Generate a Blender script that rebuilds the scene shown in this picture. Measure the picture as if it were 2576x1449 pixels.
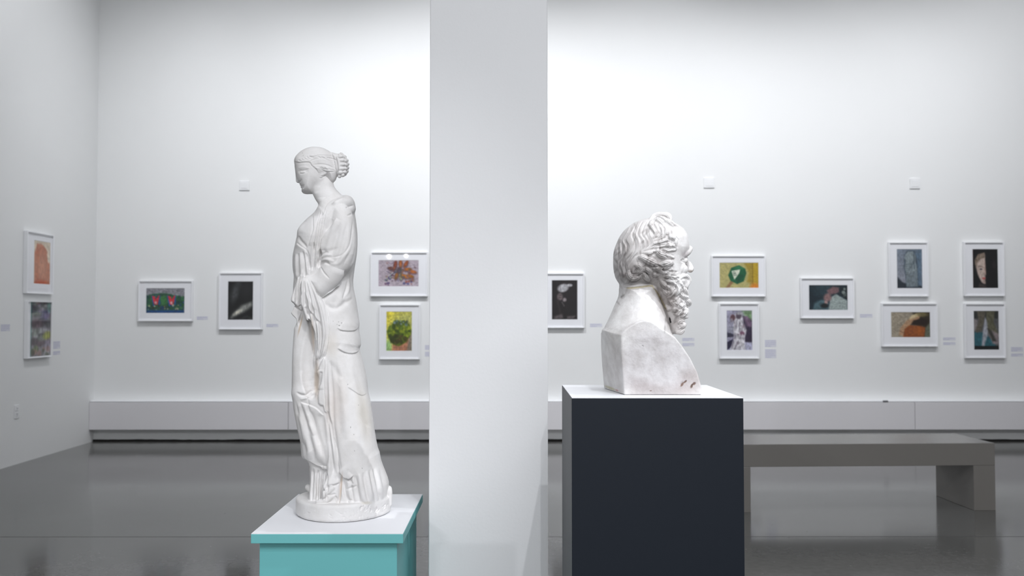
import bpy, bmesh, math, random
import numpy as np
from mathutils import Vector, Matrix

for o in list(bpy.data.objects):
    bpy.data.objects.remove(o)
SC = bpy.context.scene
COL = SC.collection
random.seed(3)

# ------------------------------------------------------------------ camera
FPX, CX, CY, CAMZ = 2300.0, 1288.0, 724.5, 1.30
TH = math.atan(72.5 / FPX)          # looking slightly up
PS = 3.0 / FPX                      # looking a hair to the right
F = np.array([math.sin(PS) * math.cos(TH), math.cos(PS) * math.cos(TH), math.sin(TH)])
RT = np.array([math.cos(PS), -math.sin(PS), 0.0])
UP = np.cross(RT, F)
O = np.array([0, 0, CAMZ])


def ray(px, py):
    return F + (px - CX) / FPX * RT - (py - CY) / FPX * UP


def P(px, py, Y):                    # point of the photo on the plane y = Y
    d = ray(px, py)
    return O + d * (Y / d[1])


def PX(px, py, X):                   # ... on the plane x = X
    d = ray(px, py)
    return O + d * (X / d[0])


def PZ(px, py, Z):
    d = ray(px, py)
    return O + d * ((Z - CAMZ) / d[2])


def proj(x, y, z):
    z = z - CAMZ
    q = x * F[0] + y * F[1] + z * F[2]
    a = (x * RT[0] + y * RT[1] + z * RT[2]) / q
    b = (x * UP[0] + y * UP[1] + z * UP[2]) / q
    return CX + FPX * a, CY - FPX * b


cd = bpy.data.cameras.new('camera')
cam = bpy.data.objects.new('camera', cd)
COL.objects.link(cam)
cam.location = (0, 0, CAMZ)
cam.rotation_euler = (math.pi / 2 + TH, 0, -PS)
cd.sensor_width = 36
cd.lens = 36 * FPX / 2576
cd.clip_start = 0.05
cd.dof.use_dof = True
cd.dof.focus_distance = 2.75
cd.dof.aperture_fstop = 4.6
SC.camera = cam

# ------------------------------------------------------------------ world, exposure, lights
W = bpy.data.worlds.new('world')
SC.world = W
W.use_nodes = True
W.node_tree.nodes['Background'].inputs[0].default_value = (0.80, 0.88, 1.0, 1)
W.node_tree.nodes['Background'].inputs[1].default_value = 0.0
SC.view_settings.view_transform = 'Standard'
SC.view_settings.look = 'None'
SC.view_settings.gamma = 1
SC.view_settings.use_curve_mapping = False
SC.view_settings.exposure = 0.07

ROOM_X0, ROOM_X1, ROOM_Y0, ROOM_Y1, ROOM_H = -4.36, 8.2, -7.6, 9.6, 5.6
COOL = (0.955, 0.965, 1.0)
LAMPS = []


def spot(loc, aim, watts, cone, blend, size, col=COOL):
    ld = bpy.data.lights.new('spotlight_beam', 'SPOT')
    ld.energy = watts
    ld.spot_size = math.radians(cone)
    ld.spot_blend = blend
    ld.shadow_soft_size = size
    ld.color = col
    o = bpy.data.objects.new('spotlight_beam', ld)
    COL.objects.link(o)
    d = (Vector(aim) - Vector(loc)).normalized()
    o.location = Vector(loc)
    o.rotation_euler = d.to_track_quat('-Z', 'Y').to_euler()
    LAMPS.append((Vector(loc), d))
    return o


def area(loc, rot, sx, sy, watts, col=COOL):
    ld = bpy.data.lights.new('added_fill_light', 'AREA')
    ld.shape = 'RECTANGLE'
    ld.size = sx
    ld.size_y = sy
    ld.energy = watts
    ld.color = col
    o = bpy.data.objects.new('added_fill_light', ld)
    COL.objects.link(o)
    o.location = loc
    o.rotation_euler = rot
    return o


# wall washers along the back wall, plus an added fill on the left wall
for x, w in ((-2.5, 250), (-0.6, 395), (1.4, 345), (3.4, 275)):
    spot((x, 6.9, 5.15), (x, 9.6, 2.35), w, 98, 1.0, 0.06)
spot((5.3, 6.9, 5.15), (5.4, 9.6, 3.1), 200, 98, 1.0, 0.06)
spot((-2.3, 7.4, 5.2), (-4.36, 8.2, 3.2), 125, 110, 1.0, 0.06)
# statue spots (gallery track behind and beside the camera)
spot((0.9, -0.2, 4.9), (-0.64, 3.03, 1.15), 215, 21, 1.0, 0.015)
spot((0.9, 0.8, 4.95), (0.46, 2.60, 1.2), 200, 22, 1.0, 0.02)
spot((4.3, 1.75, 4.4), (0.44, 2.60, 1.25), 400, 18, 1.0, 0.02)
# two low-hung spots at the far end of the room; their lenses show in a picture's glass
spot((-3.41, -6.40, 2.99), (-0.3, 3.0, 0.6), 150, 34, 1.0, 0.03)
spot((-2.93, -6.40, 3.01), (0.3, 3.0, 0.6), 150, 34, 1.0, 0.03)
spot((1.0, -6.3, 3.9), (-0.1, 3.0, 0.5), 330, 32, 1.0, 0.03)
# unseen area fills added under the ceiling to lift the ambient light
area((1.9, -2.6, 5.5), (0, 0, 0), 7.0, 3.0, 480)
area((1.9, 4.0, 5.5), (0, 0, 0), 7.0, 1.5, 90)


# ------------------------------------------------------------------ materials
def lin(c):
    return tuple(((v / 255) / 12.92 if v / 255 <= 0.04045 else ((v / 255 + 0.055) / 1.055) ** 2.4) for v in c)


def mat(name, rgb, rough=0.6, metal=0.0, spec=0.5, noise=0.0, nscale=8.0, bump=0.0, bscale=200.0, dark=None, coat=0):
    m = bpy.data.materials.new(name)
    m.use_nodes = True
    nt = m.node_tree
    b = nt.nodes['Principled BSDF']
    b.inputs['Roughness'].default_value = rough
    b.inputs['Metallic'].default_value = metal
    b.inputs['Specular IOR Level'].default_value = spec
    c = (*rgb, 1)
    b.inputs['Base Color'].default_value = c
    tc = nt.nodes.new('ShaderNodeTexCoord')
    if noise or dark:
        n = nt.nodes.new('ShaderNodeTexNoise')
        n.inputs['Scale'].default_value = nscale
        n.inputs['Detail'].default_value = 6
        nt.links.new(tc.outputs['Object'], n.inputs['Vector'])
        r = nt.nodes.new('ShaderNodeValToRGB')
        r.color_ramp.elements[0].position = 0.3
        r.color_ramp.elements[1].position = 0.7
        r.color_ramp.elements[0].color = (*(dark or tuple(v * (1 - noise) for v in rgb)), 1)
        r.color_ramp.elements[1].color = c
        nt.links.new(n.outputs['Fac'], r.inputs['Fac'])
        nt.links.new(r.outputs['Color'], b.inputs['Base Color'])
    if bump:
        n2 = nt.nodes.new('ShaderNodeTexNoise')
        n2.inputs['Scale'].default_value = bscale
        n2.inputs['Detail'].default_value = 4
        nt.links.new(tc.outputs['Object'], n2.inputs['Vector'])
        bp = nt.nodes.new('ShaderNodeBump')
        bp.inputs['Strength'].default_value = bump
        bp.inputs['Distance'].default_value = 0.002
        nt.links.new(n2.outputs['Fac'], bp.inputs['Height'])
        nt.links.new(bp.outputs['Normal'], b.inputs['Normal'])
    return m


M = {}
M['wall'] = mat('painted_wall', (0.80, 0.81, 0.81), 0.7, noise=0.015, nscale=1.5, bump=0.08, bscale=120)
M['pillar'] = mat('pillar_paint', (0.80, 0.81, 0.82), 0.55, bump=0.15, bscale=90)
M['ceiling'] = mat('ceiling_paint', (0.62, 0.63, 0.64), 0.9)
M['rear'] = mat('rear_wall_paint', (0.32, 0.32, 0.32), 0.9)
M['cover'] = mat('cover_enamel', (0.70, 0.69, 0.71), 0.42)
M['dark_gap'] = mat('dark_gap', (0.012, 0.011, 0.010), 0.9)
M['frame'] = mat('white_frame', (0.86, 0.87, 0.89), 0.4)
M['mat'] = mat('mat_board', (0.83, 0.84, 0.87), 0.8)
M['back'] = mat('backing_board', (0.35, 0.32, 0.28), 0.9)
M['white_top'] = mat('white_laminate', (0.84, 0.85, 0.88), 0.45)
M['teal'] = mat('teal_paint', (0.165, 0.520, 0.530), 0.5, bump=0.05, bscale=60)
M['black'] = mat('slate_black_paint', (0.0095, 0.0135, 0.021), 0.45, spec=0.35, bump=0.05, bscale=90)
M['bench'] = mat('taupe_laminate', (0.215, 0.205, 0.190), 0.25, bump=0.03)
M['plate'] = mat('cover_plate_plastic', (0.80, 0.81, 0.82), 0.4)
M['slot'] = mat('socket_slot', (0.15, 0.15, 0.16), 0.6)
M['vinyl'] = mat('label_ink', (0.42, 0.42, 0.58), 0.7)
M['card'] = mat('label_card', (0.66, 0.67, 0.73), 0.7)
M['lampbody'] = mat('lamp_housing', (0.75, 0.75, 0.75), 0.4)

# polished concrete
m = bpy.data.materials.new('polished_concrete')
m.use_nodes = True
nt = m.node_tree
b = nt.nodes['Principled BSDF']
geo = nt.nodes.new('ShaderNodeNewGeometry')
n1 = nt.nodes.new('ShaderNodeTexNoise'); n1.inputs['Scale'].default_value = 0.9; n1.inputs['Detail'].default_value = 7
n2 = nt.nodes.new('ShaderNodeTexNoise'); n2.inputs['Scale'].default_value = 28; n2.inputs['Detail'].default_value = 5
nt.links.new(geo.outputs['Position'], n1.inputs['Vector'])
nt.links.new(geo.outputs['Position'], n2.inputs['Vector'])
r1 = nt.nodes.new('ShaderNodeValToRGB')
r1.color_ramp.elements[0].position = 0.3; r1.color_ramp.elements[0].color = (0.100, 0.100, 0.096, 1)
r1.color_ramp.elements[1].position = 0.72; r1.color_ramp.elements[1].color = (0.145, 0.145, 0.140, 1)
nt.links.new(n1.outputs['Fac'], r1.inputs['Fac'])
r2 = nt.nodes.new('ShaderNodeValToRGB')
r2.color_ramp.elements[0].position = 0.35; r2.color_ramp.elements[0].color = (0.90, 0.90, 0.90, 1)
r2.color_ramp.elements[1].position = 0.65; r2.color_ramp.elements[1].color = (1.05, 1.05, 1.05, 1)
nt.links.new(n2.outputs['Fac'], r2.inputs['Fac'])
mx = nt.nodes.new('ShaderNodeMix'); mx.data_type = 'RGBA'; mx.blend_type = 'MULTIPLY'
mx.inputs['Factor'].default_value = 1
nt.links.new(r1.outputs['Color'], mx.inputs['A']); nt.links.new(r2.outputs['Color'], mx.inputs['B'])
# pale aggregate chips
vo = nt.nodes.new('ShaderNodeTexVoronoi'); vo.inputs['Scale'].default_value = 9
nt.links.new(geo.outputs['Position'], vo.inputs['Vector'])
lt = nt.nodes.new('ShaderNodeMath'); lt.operation = 'LESS_THAN'; lt.inputs[1].default_value = 0.045
nt.links.new(vo.outputs['Distance'], lt.inputs[0])
sc_ = nt.nodes.new('ShaderNodeMath'); sc_.operation = 'MULTIPLY'; sc_.inputs[1].default_value = 0.35
nt.links.new(lt.outputs[0], sc_.inputs[0])
mx2 = nt.nodes.new('ShaderNodeMix'); mx2.data_type = 'RGBA'
mx2.inputs['B'].default_value = (0.36, 0.36, 0.34, 1)
nt.links.new(sc_.outputs[0], mx2.inputs['Factor'])
nt.links.new(mx.outputs['Result'], mx2.inputs['A'])
nt.links.new(mx2.outputs['Result'], b.inputs['Base Color'])
b.inputs['Roughness'].default_value = 0.11
b.inputs['IOR'].default_value = 1.41
n3 = nt.nodes.new('ShaderNodeTexNoise'); n3.inputs['Scale'].default_value = 1.8; n3.inputs['Detail'].default_value = 2
nt.links.new(geo.outputs['Position'], n3.inputs['Vector'])
bp = nt.nodes.new('ShaderNodeBump'); bp.inputs['Strength'].default_value = 0.05; bp.inputs['Distance'].default_value = 0.02
nt.links.new(n3.outputs['Fac'], bp.inputs['Height'])
nt.links.new(bp.outputs['Normal'], b.inputs['Normal'])
M['floor'] = m

# picture glass: see-through with a clear reflection by angle
m = bpy.data.materials.new('picture_glass')
m.use_nodes = True
nt = m.node_tree
nt.nodes.clear()
out = nt.nodes.new('ShaderNodeOutputMaterial')
tr = nt.nodes.new('ShaderNodeBsdfTransparent')
gl = nt.nodes.new('ShaderNodeBsdfGlossy'); gl.inputs['Roughness'].default_value = 0.02
fr = nt.nodes.new('ShaderNodeFresnel'); fr.inputs['IOR'].default_value = 1.45
ms = nt.nodes.new('ShaderNodeMixShader')
gi = nt.nodes.new('ShaderNodeNewGeometry')
mi_ = nt.nodes.new('ShaderNodeMapRange')            # same reflectance from either side of the thin sheet
mi_.inputs['To Min'].default_value = 1.45; mi_.inputs['To Max'].default_value = 1 / 1.45
nt.links.new(gi.outputs['Backfacing'], mi_.inputs['Value']); nt.links.new(mi_.outputs['Result'], fr.inputs['IOR'])
nt.links.new(fr.outputs[0], ms.inputs[0]); nt.links.new(tr.outputs[0], ms.inputs[1]); nt.links.new(gl.outputs[0], ms.inputs[2])
nt.links.new(ms.outputs[0], out.inputs[0])
M['glass'] = m

# lamp lens that gives off light
m = bpy.data.materials.new('lamp_lens')
m.use_nodes = True
b = m.node_tree.nodes['Principled BSDF']
b.inputs['Base Color'].default_value = (1, 1, 1, 1)
b.inputs['Emission Color'].default_value = (1, 0.99, 0.97, 1)
b.inputs['Emission Strength'].default_value = 60
M['lens'] = m

# flat print coloured by its own paint
m = bpy.data.materials.new('printed_photograph')
m.use_nodes = True
nt = m.node_tree
b = nt.nodes['Principled BSDF']
at = nt.nodes.new('ShaderNodeAttribute'); at.attribute_name = 'paint'
nt.links.new(at.outputs['Color'], b.inputs['Base Color'])
b.inputs['Roughness'].default_value = 0.6
M['print'] = m


def plaster(name, hi, lo, rough, nscale, bump, bscale):
    m = bpy.data.materials.new(name)
    m.use_nodes = True
    nt = m.node_tree
    b = nt.nodes['Principled BSDF']
    b.inputs['Roughness'].default_value = rough
    b.inputs['Specular IOR Level'].default_value = 0.35
    tc = nt.nodes.new('ShaderNodeTexCoord')
    n = nt.nodes.new('ShaderNodeTexNoise'); n.inputs['Scale'].default_value = nscale; n.inputs['Detail'].default_value = 9
    n.inputs['Roughness'].default_value = 0.65
    nt.links.new(tc.outputs['Object'], n.inputs['Vector'])
    r = nt.nodes.new('ShaderNodeValToRGB')
    r.color_ramp.elements[0].position = 0.32; r.color_ramp.elements[0].color = (*lo, 1)
    r.color_ramp.elements[1].position = 0.62; r.color_ramp.elements[1].color = (*hi, 1)
    nt.links.new(n.outputs['Fac'], r.inputs['Fac'])
    at = nt.nodes.new('ShaderNodeAttribute'); at.attribute_name = 'stain_shade'
    mx = nt.nodes.new('ShaderNodeMix'); mx.data_type = 'RGBA'; mx.blend_type = 'MULTIPLY'; mx.inputs['Factor'].default_value = 1
    nt.links.new(r.outputs['Color'], mx.inputs['A']); nt.links.new(at.outputs['Color'], mx.inputs['B'])
    nt.links.new(mx.outputs['Result'], b.inputs['Base Color'])
    n2 = nt.nodes.new('ShaderNodeTexNoise'); n2.inputs['Scale'].default_value = bscale; n2.inputs['Detail'].default_value = 6
    nt.links.new(tc.outputs['Object'], n2.inputs['Vector'])
    bp = nt.nodes.new('ShaderNodeBump'); bp.inputs['Strength'].default_value = bump; bp.inputs['Distance'].default_value = 0.003
    nt.links.new(n2.outputs['Fac'], bp.inputs['Height'])
    nt.links.new(bp.outputs['Normal'], b.inputs['Normal'])
    return m


M['plaster_a'] = plaster('aged_white_plaster', (0.80, 0.79, 0.785), (0.72, 0.705, 0.69), 0.62, 14, 0.35, 60)
M['plaster_b'] = plaster('worn_cream_plaster', (0.85, 0.845, 0.84), (0.63, 0.61, 0.60), 0.38, 22, 0.5, 70)


# ------------------------------------------------------------------ mesh helpers
def obj(name, bm, m, parent=None, bevel=0.0, smooth=False):
    me = bpy.data.meshes.new(name)
    bmesh.ops.recalc_face_normals(bm, faces=bm.faces)
    bm.to_mesh(me)
    bm.free()
    for mm in (m if isinstance(m, (list, tuple)) else [m]):
        me.materials.append(mm)
    o = bpy.data.objects.new(name, me)
    COL.objects.link(o)
    if parent:
        o.parent = parent
    if bevel:
        md = o.modifiers.new('bevel', 'BEVEL')
        md.width = bevel
        md.segments = 2
        md.limit_method = 'ANGLE'
    if smooth:
        for p in me.polygons:
            p.use_smooth = True
    return o


def box(bm, x0, x1, y0, y1, z0, z1, mi=0):
    v = [bm.verts.new(p) for p in ((x0, y0, z0), (x1, y0, z0), (x1, y1, z0), (x0, y1, z0),
                                   (x0, y0, z1), (x1, y0, z1), (x1, y1, z1), (x0, y1, z1))]
    for f in ((0, 3, 2, 1), (4, 5, 6, 7), (0, 1, 5, 4), (1, 2, 6, 5), (2, 3, 7, 6), (3, 0, 4, 7)):
        bm.faces.new([v[i] for i in f]).material_index = mi
    return v


def boxo(name, m, x0, x1, y0, y1, z0, z1, parent=None, bevel=0.0):
    bm = bmesh.new()
    box(bm, x0, x1, y0, y1, z0, z1)
    return obj(name, bm, m, parent, bevel)


def tag(o, label=None, cat=None, group=None, kind=None):
    if label: o['label'] = label
    if cat: o['category'] = cat
    if group: o['group'] = group
    if kind: o['kind'] = kind
    return o


def thing(name, label, cat, loc=(0, 0, 0), rz=0, group=None):
    o = bpy.data.objects.new(name, None)
    COL.objects.link(o)
    o.location = loc
    o.rotation_euler = (0, 0, rz)
    o.empty_display_size = 0.1
    return tag(o, label, cat, group)


# ------------------------------------------------------------------ room
T = 0.15
tag(boxo('floor', M['floor'], ROOM_X0 - T, ROOM_X1 + T, ROOM_Y0 - T, ROOM_Y1 + T, -T, 0), kind='structure')
tag(boxo('ceiling', M['ceiling'], ROOM_X0 - T, ROOM_X1 + T, ROOM_Y0 - T, ROOM_Y1 + T, ROOM_H, ROOM_H + T), kind='structure')
tag(boxo('wall_left', M['wall'], ROOM_X0 - T, ROOM_X0, ROOM_Y0, ROOM_Y1, 0, ROOM_H), kind='structure')
tag(boxo('wall_right', M['rear'], ROOM_X1, ROOM_X1 + T, ROOM_Y0, ROOM_Y1, 0, ROOM_H), kind='structure')
tag(boxo('wall_back', M['wall'], ROOM_X0 - T, ROOM_X1 + T, ROOM_Y1, ROOM_Y1 + T, 0, ROOM_H), kind='structure')
tag(boxo('wall_front', M['rear'], ROOM_X0 - T, ROOM_X1 + T, ROOM_Y0 - T, ROOM_Y0, 0, ROOM_H), kind='structure')
# dark ragged gap where the back wall meets the floor, and the saw cut across the floor
bm = bmesh.new()
xs = np.arange(ROOM_X0, ROOM_X1, 0.05)
rg = np.random.RandomState(5)
hh = 0.016 + 0.006 * np.interp(xs, np.arange(-5, 9, 0.2), rg.rand(70)) + 0.003 * rg.rand(len(xs))
va = [bm.verts.new((x, 9.585, 0.0)) for x in xs]
vb = [bm.verts.new((x, 9.585, h)) for x, h in zip(xs, hh)]
vc = [bm.verts.new((x, 9.6, h)) for x, h in zip(xs, hh)]
for i in range(len(xs) - 1):
    bm.faces.new((va[i], va[i + 1], vb[i + 1], vb[i]))
    bm.faces.new((vb[i], vb[i + 1], vc[i + 1], vc[i]))
tag(obj('baseboard_back', bm, M['dark_gap']), kind='structure')
tag(boxo('trim_1', mat('joint_filler', (0.07, 0.07, 0.07), 0.7), ROOM_X0, ROOM_X1, 5.447, 5.453, 0.0, 0.0006), kind='structure')

# pillar
YP = 3.10
pl = P(1078.5, 1300, YP)[0]
pr = P(1378.7, 1300, YP)[0]
tag(boxo('white_pillar', M['pillar'], pl, pr, YP, YP + (pr - pl), 0, ROOM_H, bevel=0.003),
    'broad white square pillar standing between the two plaster sculptures', 'pillar')

# radiator cover along the back wall
rc = thing('radiator_cover', 'long low white metal enclosure running along the foot of the back wall', 'radiator cover', (1.9, 9.6, 0))
yf = 9.49
seams = [ROOM_X0, P(725, 1040, yf)[0], P(1440, 1040, yf)[0], P(2302, 1040, yf)[0], ROOM_X1]
for a, c in zip(seams[:-1], seams[1:]):
    o = boxo('front_panel', M['cover'], a + 0.002 - 1.9, c - 0.002 - 1.9, yf - 9.6, yf + 0.015 - 9.6, 0.133, 0.415, rc, 0.003)
o = boxo('top_panel', M['frame'], ROOM_X0 + 0.003 - 1.9, ROOM_X1 - 0.003 - 1.9, yf + 0.012 - 9.6, -0.002, 0.418, 0.432, rc, 0.004)
o = boxo('bottom_panel', M['cover'], ROOM_X0 + 0.003 - 1.9, ROOM_X1 - 0.003 - 1.9, yf + 0.015 - 9.6, -0.002, 0.133, 0.137, rc)
q = P(2227, 1006, yf + 0.01)[0]
o = boxo('clip', M['slot'], q - 0.025 - 1.9, q + 0.025 - 1.9, yf - 0.002 - 9.6, yf + 0.02 - 9.6, 0.416, 0.434, rc)
o['label'] = 'small dark clip'

# cover plates high on the back wall
for (x0, y0, x1, y1), lb in zip(((603, 455, 628, 479), (1770, 447, 1797, 473), (2288, 449, 2314, 475)),
                                ('small white square cover plate high on wall left of the standing statue',
                                 'small white square cover plate high on wall above the green gem picture',
                                 'small white square cover plate high on wall near the right edge')):
    a = P(x0, y0, 9.6); c = P(x1, y1, 9.6)
    r_ = thing('cover_plate', lb, 'cover plate', (a[0], 9.6, c[2]), 0, 'cover plates on the back wall')
    boxo('plate', M['plate'], 0, c[0] - a[0], -0.012, 0, 0, a[2] - c[2], r_, 0.003)
    boxo('raised_centre', M['plate'], 0.02, c[0] - a[0] - 0.02, -0.015, -0.012, 0.02, a[2] - c[2] - 0.02, r_, 0.001)

# wall socket on the left wall
a = PX(34.5, 1019, ROOM_X0); c = PX(47, 1052, ROOM_X0)
r_ = thing('wall_socket', 'white double electrical socket low on the left wall', 'socket', (ROOM_X0, (a[1] + c[1]) / 2, (a[2] + c[2]) / 2))
boxo('plate', M['plate'], 0, 0.007, -0.04, 0.04, -0.06, 0.06, r_, 0.002)
for zz in (0.025, -0.025):
    rcp = boxo('receptacle', M['plate'], 0.007, 0.010, -0.017, 0.017, zz - 0.017, zz + 0.017, r_, 0.001)
    bm = bmesh.new()
    for yy in (-0.007, 0.007):
        box(bm, 0.0101, 0.0106, yy - 0.002, yy + 0.002, zz - 0.002, zz + 0.010)
    box(bm, 0.0101, 0.0106, -0.003, 0.003, zz - 0.012, zz - 0.007)
    obj('slots', bm, M['slot'], rcp)


# ------------------------------------------------------------------ plinths
def rounded(v):
    return round(v, 4)


HB = 1.084
ax0 = P(1438, 1000.5, 2.45)[0]; ax1 = P(1870, 1000.5, 2.45)[0]
HB = float(P(1600, 1000.5, 2.45)[2])
r_ = thing('display_plinth', 'tall slate-black plinth with white top under the bearded bust', 'plinth', ((ax0 + ax1) / 2, 2.68, 0))
hw = (ax1 - ax0) / 2
boxo('body', M['black'], -hw, hw, -0.23, 0.23, 0, HB - 0.0015, r_, 0.0012)
o = boxo('top_panel', M['white_top'], -hw + 0.0008, hw - 0.0008, -0.2292, 0.2292, HB - 0.0015, HB, r_)
o['label'] = 'thin white top sheet'
PLB = (ax0, ax1, 2.45, 2.91)

tx0 = P(631, 1341.5, 2.76)[0]; tx1 = P(1014.3, 1343.5, 2.76)[0]
HT = float(P(820, 1342.5, 2.76)[2])
yb = float(PZ(905, 1243, HT)[1])
tw = (tx1 - tx0) / 2; tyc = (2.76 + yb) / 2; td = (yb - 2.76) / 2
r_ = thing('display_plinth', 'low teal plinth with overhanging white-faced slab under the draped woman statue', 'plinth', ((tx0 + tx1) / 2, tyc, 0))
e = 0.021
boxo('body', M['teal'], -tw + e, tw - e, -td + e, td - e, 0, HT - 0.0295, r_, 0.001)
boxo('slab', M['teal'], -tw, tw, -td, td, HT - 0.0295, HT - 0.0015, r_, 0.0015)
o = boxo('top_panel', M['white_top'], -tw + 0.0008, tw - 0.0008, -td + 0.0008, td - 0.0008, HT - 0.0015, HT, r_)
o['label'] = 'white laminate facing of the slab'

# bench
bx0, bx1 = 1.448, 3.258
bl = thing('bench', 'low taupe slab bench standing on the floor behind the black plinth', 'bench', (3.258, 6.18, 0), math.radians(2.2))
L = 1.812
boxo('seat', M['bench'], -L, 0, 0, 0.51, 0.301, 0.451, bl, 0.003)
boxo('leg', M['bench'], -0.148, -0.0005, 0.0005, 0.5095, 0, 0.301, bl, 0.002)
boxo('leg', M['bench'], -L + 0.0005, -L + 0.148, 0.0005, 0.5095, 0, 0.301, bl, 0.002)


# ------------------------------------------------------------------ pictures
class Pic:
    def __init__(s, w, h, bg):
        s.w, s.h = w, h
        s.U, s.V = np.meshgrid(np.linspace(0, 1, w), np.linspace(0, 1, h))
        s.a = w / h
        s.c = np.ones((h, w, 3)) * np.array(bg, float)

    def put(s, m, col, al=1.0):
        m = (np.clip(m, 0, 1) * al)[..., None]
        s.c = s.c * (1 - m) + np.array(col, float) * m

    def ell(s, x, y, rx, ry, col, rot=0, soft=0.25, al=1.0):
        du = (s.U - x) * s.a; dv = s.V - y
        c_, s_ = math.cos(math.radians(rot)), math.sin(math.radians(rot))
        a = (du * c_ + dv * s_) / (rx * s.a); b_ = (-du * s_ + dv * c_) / ry
        r = np.sqrt(a * a + b_ * b_)
        s.put((1 + soft / 2 - r) / soft, col, al)

    def poly(s, pts, col, soft=0.02, al=1.0):
        pts = np.array(pts, float)
        d = sdpoly(s.U * s.a, s.V, np.stack([pts[:, 0] * s.a, pts[:, 1]], 1))
        s.put(0.5 - d / soft, col, al)

    def line(s, pts, w, col, soft=0.015, al=1.0):
        pts = np.array(pts, float) * np.array([s.a, 1])
        d = np.full(s.U.shape, 9.0)
        for p, q in zip(pts[:-1], pts[1:]):
            e_ = q - p
            t = np.clip(((s.U * s.a - p[0]) * e_[0] + (s.V - p[1]) * e_[1]) / (e_ @ e_ + 1e-9), 0, 1)
            d = np.minimum(d, np.hypot(s.U * s.a - p[0] - t * e_[0], s.V - p[1] - t * e_[1]))
        s.put(0.5 - (d - w / 2) / soft, col, al)

    def grad(s, c0, c1, ang=90):
        t = s.U * math.cos(math.radians(ang)) + s.V * math.sin(math.radians(ang))
        t = ((t - t.min()) / (t.max() - t.min()))[..., None]
        s.c = np.array(c0, float) * (1 - t) + np.array(c1, float) * t

    def noise(s, n, amt, seed=0, sx=1.0, m=None):
        g = vnoise(s.w, s.h, int(n * sx), n, seed)[..., None]
        k = 1 + (g - 0.5) * 2 * amt
        s.c = s.c * (k if m is None else 1 + (k - 1) * m[..., None])

    def blobs(s, n, cols, r0, r1, reg, seed=0, al=0.7, asp=1.0, rot=None, soft=0.5):
        R_ = np.random.RandomState(seed)
        for i in range(n):
            x = reg[0] + (reg[2] - reg[0]) * R_.rand(); y = reg[1] + (reg[3] - reg[1]) * R_.rand()
            r = r0 + (r1 - r0) * R_.rand()
            s.ell(x, y, r, r * asp * s.a, cols[R_.randint(len(cols))], rot if rot is not None else R_.rand() * 180, soft, al)


def vnoise(w, h, nx, ny, seed):
    R_ = np.random.RandomState(seed)
    g = R_.rand(ny + 2, nx + 2)
    x = np.linspace(0, nx, w); y = np.linspace(0, ny, h)
    xi = x.astype(int); yi = y.astype(int)
    fx = x - xi; fy = y - yi
    fx = fx * fx * (3 - 2 * fx); fy = fy * fy * (3 - 2 * fy)
    a = g[np.ix_(yi, xi)]; b_ = g[np.ix_(yi, xi + 1)]; c_ = g[np.ix_(yi + 1, xi)]; d_ = g[np.ix_(yi + 1, xi + 1)]
    return (a * (1 - fx) + b_ * fx) * (1 - fy)[:, None] + (c_ * (1 - fx) + d_ * fx) * fy[:, None]


def sdpoly(x, y, pts):
    """signed distance to a polygon, negative inside"""
    d = np.full(x.shape, 1e9)
    ins = np.zeros(x.shape, bool)
    n = len(pts)
    for i in range(n):
        ax, ay = pts[i]; bx_, by_ = pts[(i + 1) % n]
        ex, ey = bx_ - ax, by_ - ay
        t = np.clip(((x - ax) * ex + (y - ay) * ey) / (ex * ex + ey * ey + 1e-12), 0, 1)
        d = np.minimum(d, (x - ax - t * ex) ** 2 + (y - ay - t * ey) ** 2)
        if ay != by_:
            c_ = ((ay > y) != (by_ > y)) & (x < (bx_ - ax) * (y - ay) / (by_ - ay) + ax)
            ins ^= c_
    d = np.sqrt(d)
    return np.where(ins, -d, d)


def spotted(pic):
    return pic


def art_face_red():           # leftmost upper: orange figure on cream
    p = Pic(40, 60, (214, 200, 178))
    p.noise(9, 0.05, 1)
    p.poly([(0.05, 1.05), (0.02, 0.3), (0.2, 0.07), (0.45, 0.06), (0.75, 0.18), (0.85, 0.45), (0.98, 0.5), (1.02, 1.05)], (190, 120, 88), 0.05)
    p.line([(0.2, 0.1), (0.28, 0.5), (0.2, 1)], 0.05, (176, 88, 50), 0.06, 0.7)
    p.line([(0.1, 0.3), (0.55, 0.12), (0.8, 0.25)], 0.04, (170, 85, 50), 0.06, 0.6)
    p.ell(0.5, 0.6, 0.3, 0.25, (198, 140, 112), 0, 0.8, 0.7)
    p.ell(0.45, 0.98, 0.4, 0.08, (190, 80, 30), 0, 0.8, 0.9)
    p.line([(0.88, 0.2), (0.9, 0.48)], 0.03, (235, 228, 215), 0.03, 0.8)
    p.noise(18, 0.08, 2)
    return p


def art_mottled():
    p = Pic(50, 90, (120, 118, 122))
    p.blobs(40, [(60, 58, 66), (170, 168, 175), (90, 70, 80), (120, 130, 120), (150, 140, 160)], 0.05, 0.16, (0, 0, 1, 1), 4, 0.65, 2.2, 85)
    p.ell(0.8, 0.62, 0.13, 0.11, (165, 172, 60), 80, 0.7, 0.8)
    p.ell(0.7, 0.24, 0.16, 0.12, (88, 80, 130), 60, 0.8, 0.7)
    p.blobs(10, [(50, 60, 40), (105, 125, 70), (160, 120, 110)], 0.05, 0.12, (0.1, 0.85, 0.9, 1), 8, 0.6)
    p.line([(0.02, 0), (0.0, 1)], 0.04, (40, 130, 120), 0.05, 0.6)
    p.line([(0.86, 0.0), (0.9, 0.15)], 0.08, (40, 120, 100), 0.08, 0.6)
    p.noise(16, 0.25, 3)
    return p


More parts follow.
